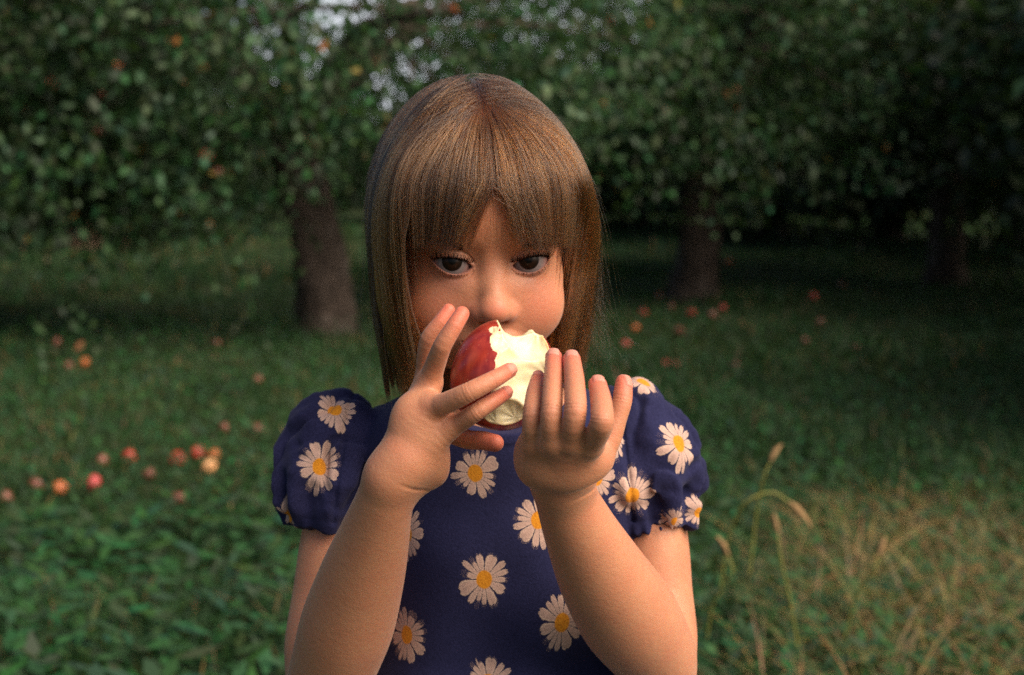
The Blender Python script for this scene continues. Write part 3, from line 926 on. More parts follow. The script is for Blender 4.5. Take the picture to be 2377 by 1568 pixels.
def region_fringe(d):        # roots whose hair falls over the forehead
    return (d[:, 1] < -.12) & (d[:, 2] > .42) & (np.abs(d[:, 0]) < .74) & (d[:, 1] < PART0[1] * 0 + -.10)
def final_xy(path, kk=20): return path[:, kk]
Ntot = 34000 if not DEV else 15000
# long hair: whole scalp above the hairline
def region_all(d):
    low = np.where(d[:, 1] < 0, .30 + .12 * np.abs(d[:, 0]) * 0, -.25)
    return (d[:, 2] > low)
roots = sample_roots(Ntot, region_all)
off = hr.gamma(2.2, 1.7, len(roots)).clip(.6, 9.5)
ts = np.linspace(0, 1, 9); Pp = slerp_part(ts)
near = np.argmax(roots @ Pp.T, 1)
az = roots - Pp[near] * (roots * Pp[near]).sum(1, keepdims=True)
azx = az[:, 0] / (np.linalg.norm(az, axis=1) + 1e-6); azy = az[:, 1] / (np.linalg.norm(az, axis=1) + 1e-6)
# fringe = hair that heads forward within about 50 degrees of straight ahead
fr_m = (near == 0) & (azy < 0) & (np.abs(azx) < .80 + hr.normal(0, .09, len(roots)))
crnd = hr.random(len(roots))
pf_, gf_ = strands_from(roots[fr_m], off[fr_m] * .75, 'fringe', 120, .78, 1.0)
# comb the fringe apart over the forehead, ends cut above the eyes
BROW = float(-(np.array([0, -20, 12.0]) @ GR))
zc = BROW + hr.normal(0, 1.6, len(pf_)) + 4.0 * np.abs(hr.normal(0, 1, len(pf_))) 
shf = .75 * crnd[gf_] + .25 * hr.random(len(pf_))
zc = zc + 9.0 * (crnd[gf_] - .30) + np.where(hr.random(len(pf_)) < .12, hr.uniform(3, 16, len(pf_)), 0)
GAPX, APEX = 2.0, 52.0
x = pf_[..., 0]; z = pf_[..., 2]
cn = hr.normal(0, 1, (len(roots), 3))[gf_] * .8 + hr.normal(0, 1, (len(pf_), 3)) * .35
APX = APEX + 5.0 * cn[:, 0:1]
below = np.clip((APX - z) / (APX - 14), 0, 1.1)
hw = (18.0 + 3.2 * cn[:, 1:2]) * below ** .8
xg = GAPX + (1.6 * cn[:, 2:3] - 4.0) * below
dx = x - xg; keep = np.abs(dx)
Wd = 46.0
xs = np.sign(dx); xs[xs == 0] = 1
side = np.sign(dx[:, 14])[:, None]                         # one side for the whole strand
side[side == 0] = 1
newd = np.where(keep < Wd, hw + keep * (1 - hw / Wd), keep)
pf_[..., 0] = np.where(z < APX, xg + side * newd, x)
zc = zc - sstep(np.abs(azx[fr_m]), .76, .98) * hr.uniform(0, 55, len(pf_))
pf_ = resample_z(pf_, zc)
lg = ~fr_m
pl_, gl_ = strands_from(roots[lg], off[lg], 'long', 200, .74, 2.0)
hend = float(-(np.array([0, 40, -87.0]) @ GR))
zl = hend + hr.normal(0, 3.5, len(pl_)) + 7 * hr.normal(0, 1, len(roots))[gl_] + 10 * np.abs(hr.normal(0, 1, len(pl_))) * (hr.random(len(pl_)) < .25)
# the right-hand side is a little shorter and flares out
rs = pl_[:, 20, 0] > 30
zl = zl + np.where(rs, 6 + hr.normal(0, 4, len(pl_)), 0)
t_ = np.linspace(0, 1, 30)[None]
pl_[..., 0] += np.where(rs, 1, 0)[:, None] * (6 * sstep(t_, .50, .75) - 7 * sstep(t_, .78, 1.0)) * hr.uniform(.3, 1.5, (len(pl_), 1))
pl_[..., 0] += np.where(~rs & (pl_[:, 20, 0] < -30), 1, 0)[:, None] * (5 * sstep(t_, .70, 1.0))
pl_ = resample_z(pl_, zl)
# keep long strands off the face: push them out sideways
X_, Y_, Z_ = pl_[..., 0], pl_[..., 1], pl_[..., 2]
lim = np.where(X_ < 0, 58, 55) - 3.0 * sstep(-Z_, 20, 60)
face = (Y_ < 46) * sstep(42 - Z_, 0, 26)
cross = ((np.abs(X_) < lim - 9) & (Y_ < 22) & (Z_ < 24)).any(1)
shl = .75 * crnd[gl_] + .25 * hr.random(len(pl_)); shf = np.concatenate([shf, shl[cross]]); shl = shl[~cross]
short = resample_z(pl_[cross], BROW + np.abs(hr.normal(0, 2.5, cross.sum())))
pf_ = np.concatenate([pf_, short]); pl_ = pl_[~cross]
X_, Y_, Z_ = pl_[..., 0], pl_[..., 1], pl_[..., 2]
lim, face = lim[~cross], face[~cross]
pl_[..., 0] = np.where(np.abs(X_) < lim, X_ + face * (np.sign(X_) * (lim + (np.abs(X_) - lim) * .25) - X_), X_)
def envelope(p):
    """keep the outline of the bob: nobody's hair stands out like a tent"""
    x, z = p[..., 0], p[..., 2]
    E = np.where(z > 0, 77 * np.sqrt(np.clip(1 - ((z - 0) / 112) ** 2.0, .02, 1)), 77 - 8 * sstep(-z, 40, 105)) + np.where(x > 0, 6.5, 0) * sstep(60 - z, 0, 60)
    a = np.abs(x); k = .84
    p[..., 0] = np.where(a > k * E, np.sign(x) * (k * E + (1 - k) * E * np.tanh((a - k * E) / ((1 - k) * E) * .6)), x)
    return p
pf_ = envelope(pf_); pl_ = envelope(pl_)
# beside the right cheek the hair hangs further back, so the cheek catches the light
X_, Y_, Z_ = pl_[..., 0], pl_[..., 1], pl_[..., 2]
pl_[..., 1] = Y_ + np.where((X_ > 20) & (Y_ < 36), sstep(58 - Z_, 0, 75) * (36 - Y_) * .75, 0)
# ends: every lock has its own bend and taper
cw = hr.normal(0, 1, (len(roots), 3))[gl_[~cross]]
tq = np.linspace(0, 1, 30)[None, :, None]
low_ = sstep(20 - pl_[..., 2], 0, 100)[..., None]
pl_ = pl_ + low_ * cw[:, None] * np.array([3.2, 4.5, 0]) + low_ * np.sin(tq * 9 + cw[:, None, :1] * 5) * np.array([1.6, 1.6, 0])
pl_[..., 0] -= np.sign(pl_[..., 0]) * (low_[..., 0] ** 2) * np.where(pl_[..., 0] < 0, 9.0, 4.0)
# flyaways: loose copies of outer strands that lift off towards their ends, mostly on the lit side
outer = np.where((np.abs(pl_[:, 15, 0]) > 62) & ((pl_[:, 15, 0] > 0) | (hr.random(len(pl_)) < .3)))[0]
nf = 480
pick = hr.choice(outer, nf)
tt = np.linspace(0, 1, 30)[None, :, None]
lift = np.stack([np.sign(pl_[pick, 15, 0]) * np.abs(hr.normal(0, 10, nf)) * (1 + .7 * (pl_[pick, 15, 0] > 0)), hr.normal(0, 8, nf), hr.normal(2, 7, nf)], 1)[:, None]
st = hr.uniform(.25, .7, (nf, 1, 1))
pfly = pl_[pick] + lift * np.clip((tt - st) / (1 - st), 0, 1) ** 1.6 + 1.6 * np.sin(hr.uniform(0, 6.28, (nf, 1, 3)) + tt * 8) * tt
# short frizz standing off the crown
nz_ = 260; pz = np.concatenate([pl_, pf_])[hr.choice(len(pl_) + len(pf_), nz_)]
i0 = hr.integers(2, 14, nz_)
seg = np.stack([pz[np.arange(nz_), np.minimum(i0 + k, 29)] for k in range(0, 8)], 1)
outn = skull_dir(seg[:, :1] - HC)
t8 = np.linspace(0, 1, 8)[None, :, None]
frizz = seg + outn * hr.uniform(1, 6, (nz_, 1, 1)) * t8 ** 1.4 + hr.normal(0, 1.5, (nz_, 1, 3)) * t8
frizz = np.stack([frizz[:, int(round(k))] * (1 - (k - int(k))) + frizz[:, min(int(k) + 1, 7)] * (k - int(k)) if int(round(k)) == int(k) else frizz[:, int(k)] * (1 - (k - int(k))) + frizz[:, min(int(k) + 1, 7)] * (k - int(k)) for k in np.linspace(0, 7, 30)], 1)
pfly = np.concatenate([pfly, frizz])
def curves_object(name, paths, radii, mat, parent, shade=None):
    """paths: list of (n,K,3) world arrays; radii: list of (n,K) arrays"""
    cu = bpy.data.hair_curves.new(name)
    sizes = np.concatenate([np.full(p.shape[0], p.shape[1], np.int32) for p in paths])
    cu.add_curves(sizes.tolist())
    pos = np.concatenate([p.reshape(-1, 3) for p in paths]).astype(F32)
    cu.attributes['position'].data.foreach_set('vector', pos.ravel())
    ra = cu.attributes.get('radius') or cu.attributes.new('radius', 'FLOAT', 'POINT')
    ra.data.foreach_set('value', np.concatenate([r.reshape(-1) for r in radii]).astype(F32))
    sd = cu.attributes.new('shade', 'FLOAT', 'CURVE')
    sd.data.foreach_set('value', (shade if shade is not None else hr.random(len(sizes))).astype(F32))
    cu.materials.append(mat)
    o = bpy.data.objects.new(name, cu); link(o, parent); return o
mh = NT('hair')
ph_ = mh.n('ShaderNodeBsdfHairPrincipled')
ph_.parametrization = 'COLOR'
ph_.inputs['Roughness'].default_value = .24
ph_.inputs['Radial Roughness'].default_value = .35
ph_.inputs['Random Roughness'].default_value = .2
ph_.inputs['IOR'].default_value = 1.5
hcol = mh.mix(mh.math('POWER', mh.attr('shade', 'Fac'), 2.2), (.009, .0040, .0019), (.30, .112, .034))
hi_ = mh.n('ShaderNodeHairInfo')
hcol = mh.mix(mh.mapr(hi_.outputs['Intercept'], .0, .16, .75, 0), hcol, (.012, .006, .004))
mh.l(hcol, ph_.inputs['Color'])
mh.l(ph_.outputs[0], mh.out.inputs[0])
P0 = np.array(person.location)
groups = [from_head(p) - P0 for p in (pf_, pl_, pfly)]
def rad_for(p, r0, tip=.35):
    t = np.linspace(0, 1, p.shape[1])[None]
    return (r0 * (1 - (1 - tip) * t ** 3) * hr.uniform(.8, 1.15, (p.shape[0], 1)))
k_ = 1.0 if not DEV else 1.3
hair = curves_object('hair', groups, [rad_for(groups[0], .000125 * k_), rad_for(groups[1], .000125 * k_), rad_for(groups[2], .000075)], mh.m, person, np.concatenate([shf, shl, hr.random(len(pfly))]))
tag(hair, 'light brown bobbed hair with a parted fringe')

# lashes and brows
mb = NT('lash'); mb.pbr((.006, .004, .003), .9, .02)
lash = []
for s in (-1, 1):
    for un in np.linspace(-.92, .98, 60):
        sh = max(0, 1 - abs(un) ** 2.1); vc = .5 + 1.7 * un
        for up in (1, 0):
            if not up and hr.random() < .72: continue
            u = .3 + un * 12.2; v = vc + (4.7 * sh ** .75 if up else -5.6 * sh ** .8 - .3)
            rr0 = 13.1; yy = -math.sqrt(max(rr0 ** 2 - u * u - v * v, 4))
            p0 = np.array([s * (EYE + u), yy + .2, v])
            ln = (5.5 + 2.5 * max(un, 0)) * hr.uniform(.7, 1.1) if up else 3.0 * hr.uniform(.6, 1.1)
            sp = np.array([s * (.55 * un + hr.normal(0, .12)), -1.0, .15 if up else -.35])
            t = np.linspace(0, 1, 7)[:, None]
            curl = np.array([0, 0, 1.0 if up else -.5])
            lash.append(p0 + t * ln * sp * (1 - .25 * t) + curl * ln * .75 * t ** 2)
lash = from_head(np.array(lash)) - P0
lo_ = curves_object('eyelashes', [lash], [rad_for(lash, .00018, .15)], mb.m, person)
brow = []
for s in (-1, 1):
    for _ in range(260):
        un = hr.uniform(0, 1); 
        xx = s * (19 + 20 * un); zz = 12.0 + 5.0 * math.sin(un * 2.4) + hr.normal(0, 1.2 * (1 - .6 * un))
        q0 = np.array([xx, -24.0, zz])
        dirv = np.array([s * (.8 + .2 * un), 0, .35 * (1 - 1.6 * un)])
        t = np.linspace(0, 1, 5)[:, None]
        brow.append(q0 + dirv * 5 * t)
brow = np.array(brow)
flat = from_head(brow.reshape(-1, 3)).astype(F32)
fw = V3(HR @ np.array([0, 1, 0]))
for _ in range(14):                                      # drop onto the skin
    flat = flat + np.clip(sdf_head(flat) - .0003, -.003, .003)[:, None] * fw
brow = flat.reshape(brow.shape) - P0
curves_object('eyebrows', [brow], [rad_for(brow, .00013, .3)], mb.m, person)
# ------------------------------------------------------------------ ground
gr = np.random.default_rng(21)
def gz(x, y):
    x = np.asarray(x, float); y = np.asarray(y, float)
    return .035 * np.sin(x * .8 + y * .5) + .03 * np.sin(y * .9 - x * .3 + 1) + .02 * np.sin(x * 2.3 + 2) * np.sin(y * 1.9)
mg = NT('orchard_ground')
oc = mg.coord('Object')
a = mg.noise(1.1, 5, .6, oc); b = mg.noise(9, 5, .65, oc)
gc = mg.mix(mg.mapr(a, .4, .65), (.018, .040, .014), (.045, .050, .020))
gc = mg.mix(mg.mapr(b, .5, .75, 0, .6), gc, (.050, .034, .018))
mg.pbr(gc, .95, .1, mg.bump(b, .6, .03))
xs_ = np.concatenate([np.linspace(-120, -14, 14), np.linspace(-13, 13, 105), np.linspace(14, 120, 14)])
ys_ = np.concatenate([np.linspace(-40, -6, 8), np.linspace(-5, 32, 130), np.linspace(34, 200, 20)])
X, Y = np.meshgrid(xs_, ys_, indexing='ij')
V = np.stack([X, Y, gz(X, Y) * (np.abs(X) < 30) * (Y < 60)], -1).reshape(-1, 3)
i = np.arange(len(xs_) - 1)[:, None] * len(ys_) + np.arange(len(ys_) - 1)[None]
Q = np.stack([i, i + len(ys_), i + len(ys_) + 1, i + 1], -1).reshape(-1, 4)
g_ = make_mesh('ground', V, Q, mg.m); tag(g_, kind='structure')

# ------------------------------------------------------------------ grass: one sheet of uncountable blades
def leaf_mat(name, base, trans=.35, rough=.55):
    m = NT(name)
    c = m.attr('leafcol')
    m.n('ShaderNodeBsdfDiffuse')
    d = m.n('ShaderNodeBsdfPrincipled'); m.l(c, d.inputs['Base Color']); d.inputs['Roughness'].default_value = rough; d.inputs['Specular IOR Level'].default_value = .35
    t = m.n('ShaderNodeBsdfTranslucent'); m.l(m.mix(.5, c, (base[0] * 1.4, base[1] * 1.4, base[2]), 'MIX'), t.inputs[0])
    x = m.n('ShaderNodeMixShader'); x.inputs[0].default_value = trans
    m.l(d.outputs[0], x.inputs[1]); m.l(t.outputs[0], x.inputs[2]); m.l(x.outputs[0], m.out.inputs[0])
    return m.m
M_GRASS = leaf_mat('grass_blades', (.05, .10, .02))
def blades(xy, hgt, wid, lean, col, seg=3, z0=None, curl=1.0):
    n = len(xy); az = gr.uniform(0, 2 * pi, n); dirx, diry = np.cos(az), np.sin(az)
    la = gr.uniform(0, 2 * pi, n); lx, ly = np.cos(la) * lean, np.sin(la) * lean
    z0 = gz(xy[:, 0], xy[:, 1]) if z0 is None else z0
    V = []; 
    for k in range(seg + 1):
        t = k / seg; w = wid * (1 - t) ** .7 if k < seg else wid * 0.03
        cx_ = xy[:, 0] + lx * hgt * t ** 1.8; cy_ = xy[:, 1] + ly * hgt * t ** 1.8
        cz_ = z0 - .01 + hgt * (t - .35 * curl * lean * t ** 2.5)
        for sgn in (-1, 1): V.append(np.stack([cx_ + sgn * dirx * w / 2, cy_ + sgn * diry * w / 2, cz_], 1))
    V = np.stack(V, 1).reshape(-1, 3)
    b = (np.arange(n) * (2 * (seg + 1)))[:, None]
    Q = np.concatenate([b + np.array([2 * k, 2 * k + 1, 2 * k + 3, 2 * k + 2]) for k in range(seg)])
    C = np.repeat(col, 2 * (seg + 1), axis=0)
    return V, Q, C
def merge(parts):
    off = 0; Vs, Qs, Cs = [], [], []
    for v, q, c in parts:
        Vs.append(v); Qs.append(q + off); Cs.append(c); off += len(v)
    return np.concatenate(Vs), np.concatenate(Qs), np.concatenate(Cs)
def field(n, y0, y1, pw=1.0, wide=.56):
    y = y0 * (y1 / y0) ** gr.random(n) ** pw
    x = gr.uniform(-1, 1, n) * (y * wide + .4)
    return np.stack([x, y], 1)
def patch(xy, f, seed):
    return vnoise(np.stack([xy[:, 0], xy[:, 1], xy[:, 0] * 0], 1).astype(F32), f, seed)
NB = 190000 if not DEV else 60000
xy = field(NB, 1.9, 26)
pn = patch(xy, .9, 1); pn2 = patch(xy, 2.7, 2)
tall = sstep(pn, -.2, .7)
hgt = (.055 + .10 * tall) * gr.uniform(.5, 1.4, NB) * (1 + .25 * np.clip((xy[:, 1] - 8) / 10, 0, 1))
dry = gr.random(NB) < .05 + .16 * sstep(pn2, .1, .8)
base = np.stack([gr.uniform(.014, .034, NB), gr.uniform(.045, .085, NB), gr.uniform(.015, .028, NB)], 1) * (1 + .55 * pn2)[:, None]
base[dry] = np.stack([gr.uniform(.14, .24, dry.sum()), gr.uniform(.11, .17, dry.sum()), gr.uniform(.045, .08, dry.sum())], 1)
parts = [blades(xy, hgt, .006 + .0012 * xy[:, 1], gr.uniform(.1, .9, NB), base)]
# broad clover and dandelion leaves close by
NL = 34000 if not DEV else 9000
xy = field(NL, 1.9, 9)
h = gr.uniform(.02, .12, NL) * (1 + .5 * sstep(patch(xy, 1.3, 4), -.2, .6))
az = gr.uniform(0, 2 * pi, NL); L = gr.uniform(.010, .030, NL) * np.where((xy[:, 0] < -.2) & (xy[:, 1] < 4.2), 1.6, 1); tl = gr.uniform(-.5, .6, NL)
dx_, dy_ = np.cos(az), np.sin(az); c = np.stack([xy[:, 0], xy[:, 1], gz(xy[:, 0], xy[:, 1]) + h], 1)
ax = np.stack([dx_ * np.cos(tl), dy_ * np.cos(tl), np.sin(tl)], 1) * L[:, None]; sd = np.stack([-dy_, dx_, gr.uniform(-.3, .3, NL)], 1) * (L * .36)[:, None]
V = np.stack([c - ax, c - ax * .2 + sd, c + ax, c - ax * .2 - sd], 1).reshape(-1, 3)
Q = np.arange(NL * 4).reshape(-1, 4)
lc = np.stack([gr.uniform(.02, .05, NL), gr.uniform(.06, .125, NL), gr.uniform(.022, .044, NL)], 1)
parts.append((V, Q, np.repeat(lc, 4, axis=0)))
V, Q, C_ = merge(parts)
grass = make_mesh('grass', V, Q, M_GRASS, attrs={'leafcol': C_}); tag(grass, 'green orchard grass and clover under the trees', 'grass', kind='stuff')
# dry weeds on the right
ND = 3400
cx_ = gr.normal(0, 1, (ND, 2)); yy = gr.uniform(2.3, 4.6, ND)
xx = .50 + .16 * (yy - 2) + gr.normal(0, .26, ND) + .1 * yy
xy = np.stack([xx, yy], 1)
xy = xy[xy[:, 0] > .28 * xy[:, 1] * .55]; ND = len(xy)
hgt = gr.uniform(.06, .27, ND) * gr.uniform(.7, 1.3, ND) * (1 - .25 * np.clip((xy[:, 1] - 3.4), 0, 1))
dc_ = np.stack([gr.uniform(.22, .40, ND), gr.uniform(.15, .26, ND), gr.uniform(.06, .12, ND)], 1)
gm = gr.random(ND) < .40
dc_[gm] = np.stack([gr.uniform(.05, .10, gm.sum()), gr.uniform(.10, .16, gm.sum()), gr.uniform(.03, .05, gm.sum())], 1)
V, Q, C_ = blades(xy, hgt, .0045, gr.uniform(.6, 1.7, ND), dc_, seg=5, curl=1.0)
M_DRY = leaf_mat('dry_grass', (.2, .15, .06), .25)
dg = make_mesh('dry_weeds', V, Q, M_DRY, attrs={'leafcol': C_}); tag(dg, 'tangle of straw coloured weeds right of the girl', 'weeds', kind='stuff')

# ------------------------------------------------------------------ trees
mbk = NT('apple_bark')
oc = mbk.coord('Object')
mp = mbk.n('ShaderNodeMapping'); mbk.l(oc, mp.inputs[0]); mp.inputs['Scale'].default_value = (1, 1, .3)
b1 = mbk.noise(30, 6, .75, mp.outputs[0]); b2 = mbk.noise(5, 4, .6, oc)
bc = mbk.mix(mbk.mapr(b1, .35, .65), (.020, .015, .012), (.115, .086, .070))
bc = mbk.mix(mbk.mapr(b2, .52, .66, 0, .7), bc, (.15, .125, .11))
mbk.pbr(bc, .9, .2, mbk.bump(b1, .9, .03))
M_LEAF = leaf_mat('apple_leaves', (.06, .12, .02), .30)
def tube(path, rad, nseg=10, seed=0, rough=.10):
    """one swept tube with knobbly radius"""
    path = np.asarray(path, float); n = len(path)
    tan = np.gradient(path, axis=0); tan /= np.linalg.norm(tan, axis=1, keepdims=True)
    ref = np.array([.3, 1, .1]); a = np.cross(tan, ref); a /= np.linalg.norm(a, axis=1, keepdims=True); b = np.cross(tan, a)
    th = np.linspace(0, 2 * pi, nseg, endpoint=False)
    r_ = np.asarray(rad)[:, None] * (1 + rough * np.sin(th * 3 + seed + np.arange(n)[:, None] * .5) + rough * .6 * gr.normal(size=(n, nseg)))
    V = path[:, None] + a[:, None] * (np.cos(th) * r_)[..., None] + b[:, None] * (np.sin(th) * r_)[..., None]
    i = np.arange(n - 1)[:, None] * nseg + np.arange(nseg)[None]; j = np.arange(n - 1)[:, None] * nseg + (np.arange(nseg)[None] + 1) % nseg
    Q = np.stack([i, j, j + nseg, i + nseg], -1).reshape(-1, 4)
    return V.reshape(-1, 3), Q
def smooth_path(pts, n=14):
    pts = np.array(pts, float); A = spline(pts, [1] * len(pts), 6)[:, :3]
    t = np.linspace(0, len(A) - 1, n); i = np.minimum(t.astype(int), len(A) - 2); w = (t - i)[:, None]
    return A[i] * (1 - w) + A[i + 1] * w
def build_tree(name, base, lean, tr, htrunk, crown, nleaf, leaf, label, group=None, shade=1.0, holes=.5, droop=(), warm=.006, limbs=7):
    """base (x,y); crown = (cx, cy, cz, rx, ry, rz) relative to the base"""
    t = empty(name, (base[0], base[1], float(gz(*base)) - .03))
    tag(t, label, 'tree', group)
    cx, cy, cz, rx, ry, rz = crown
    tp = np.array([lean[0], lean[1], htrunk])
    parts = []
    pth = smooth_path([(0, 0, -.1), (lean[0] * .25, lean[1] * .3, htrunk * .4), tp], 12)
    rr = tr * (1 + .45 * np.exp(-np.linspace(0, 1, 12) * 7)) * np.linspace(1, .72, 12)
    v, q = tube(pth, rr, 16, gr.random() * 6); parts.append((v, q, v))
    ends = []
    for k in range(limbs):
        an = 2 * pi * k / limbs + gr.uniform(-.3, .3); e = np.array([cx + rx * .75 * cos(an), cy + ry * .75 * sin(an), cz + rz * gr.uniform(-.25, .5)])
        mid = tp * .5 + e * .5 + np.array([0, 0, rz * .22])
        p = smooth_path([tp * .93, tp + (mid - tp) * .6, mid, e], 12)
        v, q = tube(p, np.linspace(tr * .48, tr * .07, 12), 8, gr.random() * 6); parts.append((v, q, v)); ends.append(p)
        for _ in range(3):
            s0 = p[gr.integers(5, 11)]; e2 = s0 + gr.normal(0, 1, 3) * np.array([rx, ry, rz * .5]) * .33 - np.array([0, 0, .15 * rz])
            p2 = smooth_path([s0, (s0 + e2) / 2 + np.array([0, 0, .08]), e2], 8)
            v, q = tube(p2, np.linspace(tr * .14, tr * .03, 8), 6, 1); parts.append((v, q, v)); ends.append(p2)
    v, q, _ = merge(parts)
    make_mesh('trunk', v, q, mbk.m, t)
    # crown: twig clusters through the volume, leaves around each
    ncl = max(nleaf // 26, 30)
    cc = []
    while len(cc) < ncl:
        d = gr.normal(size=3); d /= np.linalg.norm(d); r = gr.random() ** .38
        p = np.array([cx + rx * r * d[0], cy + ry * r * d[1], cz + rz * r * d[2]])
        nn = float(vnoise((p + np.array([base[0], base[1], 0]))[None].astype(F32), 1.25, 9)[0])
        if nn < -1 + holes + gr.normal(0, .12): continue
        cc.append(p)
    for dr in droop:                                 # hanging boughs: (x, z, sx, sz, n)
        for _ in range(dr[4]): cc.append(np.array([dr[0] + gr.normal(0, dr[2]), cy + gr.normal(0, ry * .45) - ry * .3, dr[1] + gr.normal(0, dr[3])]))
    cc = np.array(cc); per = max(nleaf // len(cc), 6)
    ctr = np.repeat(cc, per, axis=0); n = len(ctr)
    p = ctr + gr.normal(0, 1, (n, 3)) * np.array([.13, .13, .11]) * max(1, leaf / .085)
    L = leaf * gr.uniform(.6, 1.2, n)
    out = p - np.array([cx, cy, cz]); out /= np.linalg.norm(out, axis=1, keepdims=True) + 1e-6
    ax = out * .6 + gr.normal(0, .6, (n, 3)) + np.array([0, 0, -.45]); ax /= np.linalg.norm(ax, axis=1, keepdims=True)
    sd = np.cross(ax, gr.normal(size=(n, 3)) * .7 + np.array([0, 0, 1.0])); sd /= np.linalg.norm(sd, axis=1, keepdims=True) + 1e-6
    nm = np.cross(ax, sd)
    A = ax * (L / 2)[:, None]; S = sd * (L * .27)[:, None]; U = nm * (L * .10)[:, None]
    V = np.stack([p - A, p - A * .1 + S + U, p + A, p - A * .1 - S + U], 1).reshape(-1, 3)
    b = np.arange(n)[:, None] * 4
    Q = np.concatenate([b + np.array([0, 1, 2]), b + np.array([0, 2, 3])])
    cl = gr.uniform(.65, 1.35, len(cc)).repeat(per)
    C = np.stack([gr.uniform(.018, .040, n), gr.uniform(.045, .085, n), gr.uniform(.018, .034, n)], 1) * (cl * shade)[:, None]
    w = gr.random(n) < warm
    C[w] = np.stack([gr.uniform(.16, .30, w.sum()), gr.uniform(.09, .16, w.sum()), gr.uniform(.02, .04, w.sum())], 1)
    make_mesh('crown', V, Q, M_LEAF, t, smooth=False, attrs={'leafcol': np.repeat(C, 4, axis=0)})
    return t
def gx(px, Y): return float(W(px, 784, Y)[0])
K = 1 if not DEV else .45
t1 = build_tree('apple_tree', (gx(762, 8.7), 8.7), (-.22, 0, 0), .185, 1.35, (.10, .1, 2.05, 2.15, 2.0, 1.25), int(24000 * K), .072, 'leaning grey apple trunk close behind the left shoulder of the girl, boughs hanging low',
     droop=[(-.85, 1.05, .42, .26, 110), (.35, 1.35, .4, .18, 40), (-1.6, 1.25, .4, .25, 50), (-.35, 1.62, .45, .22, 90)], holes=.80, warm=.012, shade=1.25)
t2 = build_tree('apple_tree', (gx(1612, 11.3), 11.3), (.05, 0, 0), .19, 1.25, (-.25, .1, 2.25, 2.2, 2.0, 1.35), int(30000 * K), .078, 'upright dark apple trunk just right of the head of the girl',
     droop=[(-.75, 1.25, .42, .22, 70), (.45, 1.2, .35, .2, 40)], holes=.78, warm=.008, shade=1.2)
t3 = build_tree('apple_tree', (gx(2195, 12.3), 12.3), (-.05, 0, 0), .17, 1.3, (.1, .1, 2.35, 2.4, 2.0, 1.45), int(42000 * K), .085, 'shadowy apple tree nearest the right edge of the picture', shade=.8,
     droop=[(-1.1, 1.3, .5, .25, 60), (.5, 1.2, .5, .3, 70)], holes=.42, warm=.01)
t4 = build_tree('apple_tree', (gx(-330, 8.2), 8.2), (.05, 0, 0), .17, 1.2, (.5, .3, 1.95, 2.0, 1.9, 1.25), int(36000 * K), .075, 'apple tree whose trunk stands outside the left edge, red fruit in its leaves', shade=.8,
     droop=[(1.1, 1.0, .45, .25, 70)], holes=.42, warm=.006)
far = [  # px, Y, size, label
 (60, 17, .95, 'far apple tree at the left edge, its boughs touching the grass'),
 (395, 19, .62, 'far apple tree beyond the pale stump on the left'),
 (700, 23, .60, 'low far apple tree seen left of the leaning trunk'),
 (960, 24, .56, 'far apple tree hidden mostly by the hair on the left'),
 (1215, 21, .72, 'far apple tree directly behind the head of the girl'),
 (1480, 22, .66, 'far apple tree to the left of the upright dark trunk'),
 (1790, 20, 1.12, 'far apple tree between the two right-hand trunks'),
 (2050, 18, 1.2, 'far dense apple tree left of the rightmost trunk'),
 (2345, 17, 1.25, 'far dense apple tree at the right edge of the picture')]
protos = []
for k, (px, Y, s, lab) in enumerate(far):
    if k < 3:
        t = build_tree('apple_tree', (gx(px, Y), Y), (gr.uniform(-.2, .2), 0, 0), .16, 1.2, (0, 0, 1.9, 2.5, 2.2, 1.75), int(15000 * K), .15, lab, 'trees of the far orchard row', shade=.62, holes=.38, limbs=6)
        protos.append(t)
    else:
        src = protos[k % 3]; t = src.copy(); scene.collection.objects.link(t)
        for ch in src.children:
            c2 = ch.copy(); scene.collection.objects.link(c2); c2.parent = t
        t.location = (gx(px, Y), Y, float(gz(gx(px, Y), Y)) - .03); t['label'] = lab
        t.rotation_euler = (0, 0, gr.uniform(0, 6.28))
    t.scale = (s, s, s)
# second row further back closes the gaps under the crowns
for k, px in enumerate(range(-150, 2600, 230)):
    Y = 30 + gr.uniform(-2, 2)
    src = protos[k % 3]; t = src.copy(); scene.collection.objects.link(t)
    for ch in src.children:
        c2 = ch.copy(); scene.collection.objects.link(c2); c2.parent = t
    t.location = (gx(px, Y), Y, -.3); t.rotation_euler = (0, 0, gr.uniform(0, 6.28)); s = .62 + .40 * (px > 1650); t.scale = (s * 1.25, s * 1.1, s)
    t['label'] = 'tree of the rearmost orchard row, number %s counted from the left edge' % ('one two three four five six seven eight nine ten eleven twelve'.split()[k]); t['group'] = 'trees of the rearmost orchard row'

# more trees of the same orchard outside the frame: they shade the ground behind the girl
for k, (x, y, s) in enumerate([(4.6, 5.6, .9), (5.2, 9.4, 1.0), (7.5, 14, 1.1), (-5.0, 4.6, .9), (-6.5, 11.5, 1.0)]):
    src = protos[k % 3]; t = src.copy(); scene.collection.objects.link(t)
    for ch in src.children:
        c2 = ch.copy(); scene.collection.objects.link(c2); c2.parent = t
    t.location = (x, y, -.03); t.rotation_euler = (0, 0, gr.uniform(0, 6.28)); t.scale = (s, s, s)
    t['label'] = 'apple tree outside the frame, the ' + ('nearest on the right', 'second on the right', 'farthest on the right', 'nearest on the left', 'farther on the left')[k]; t['group'] = 'apple trees outside the frame'

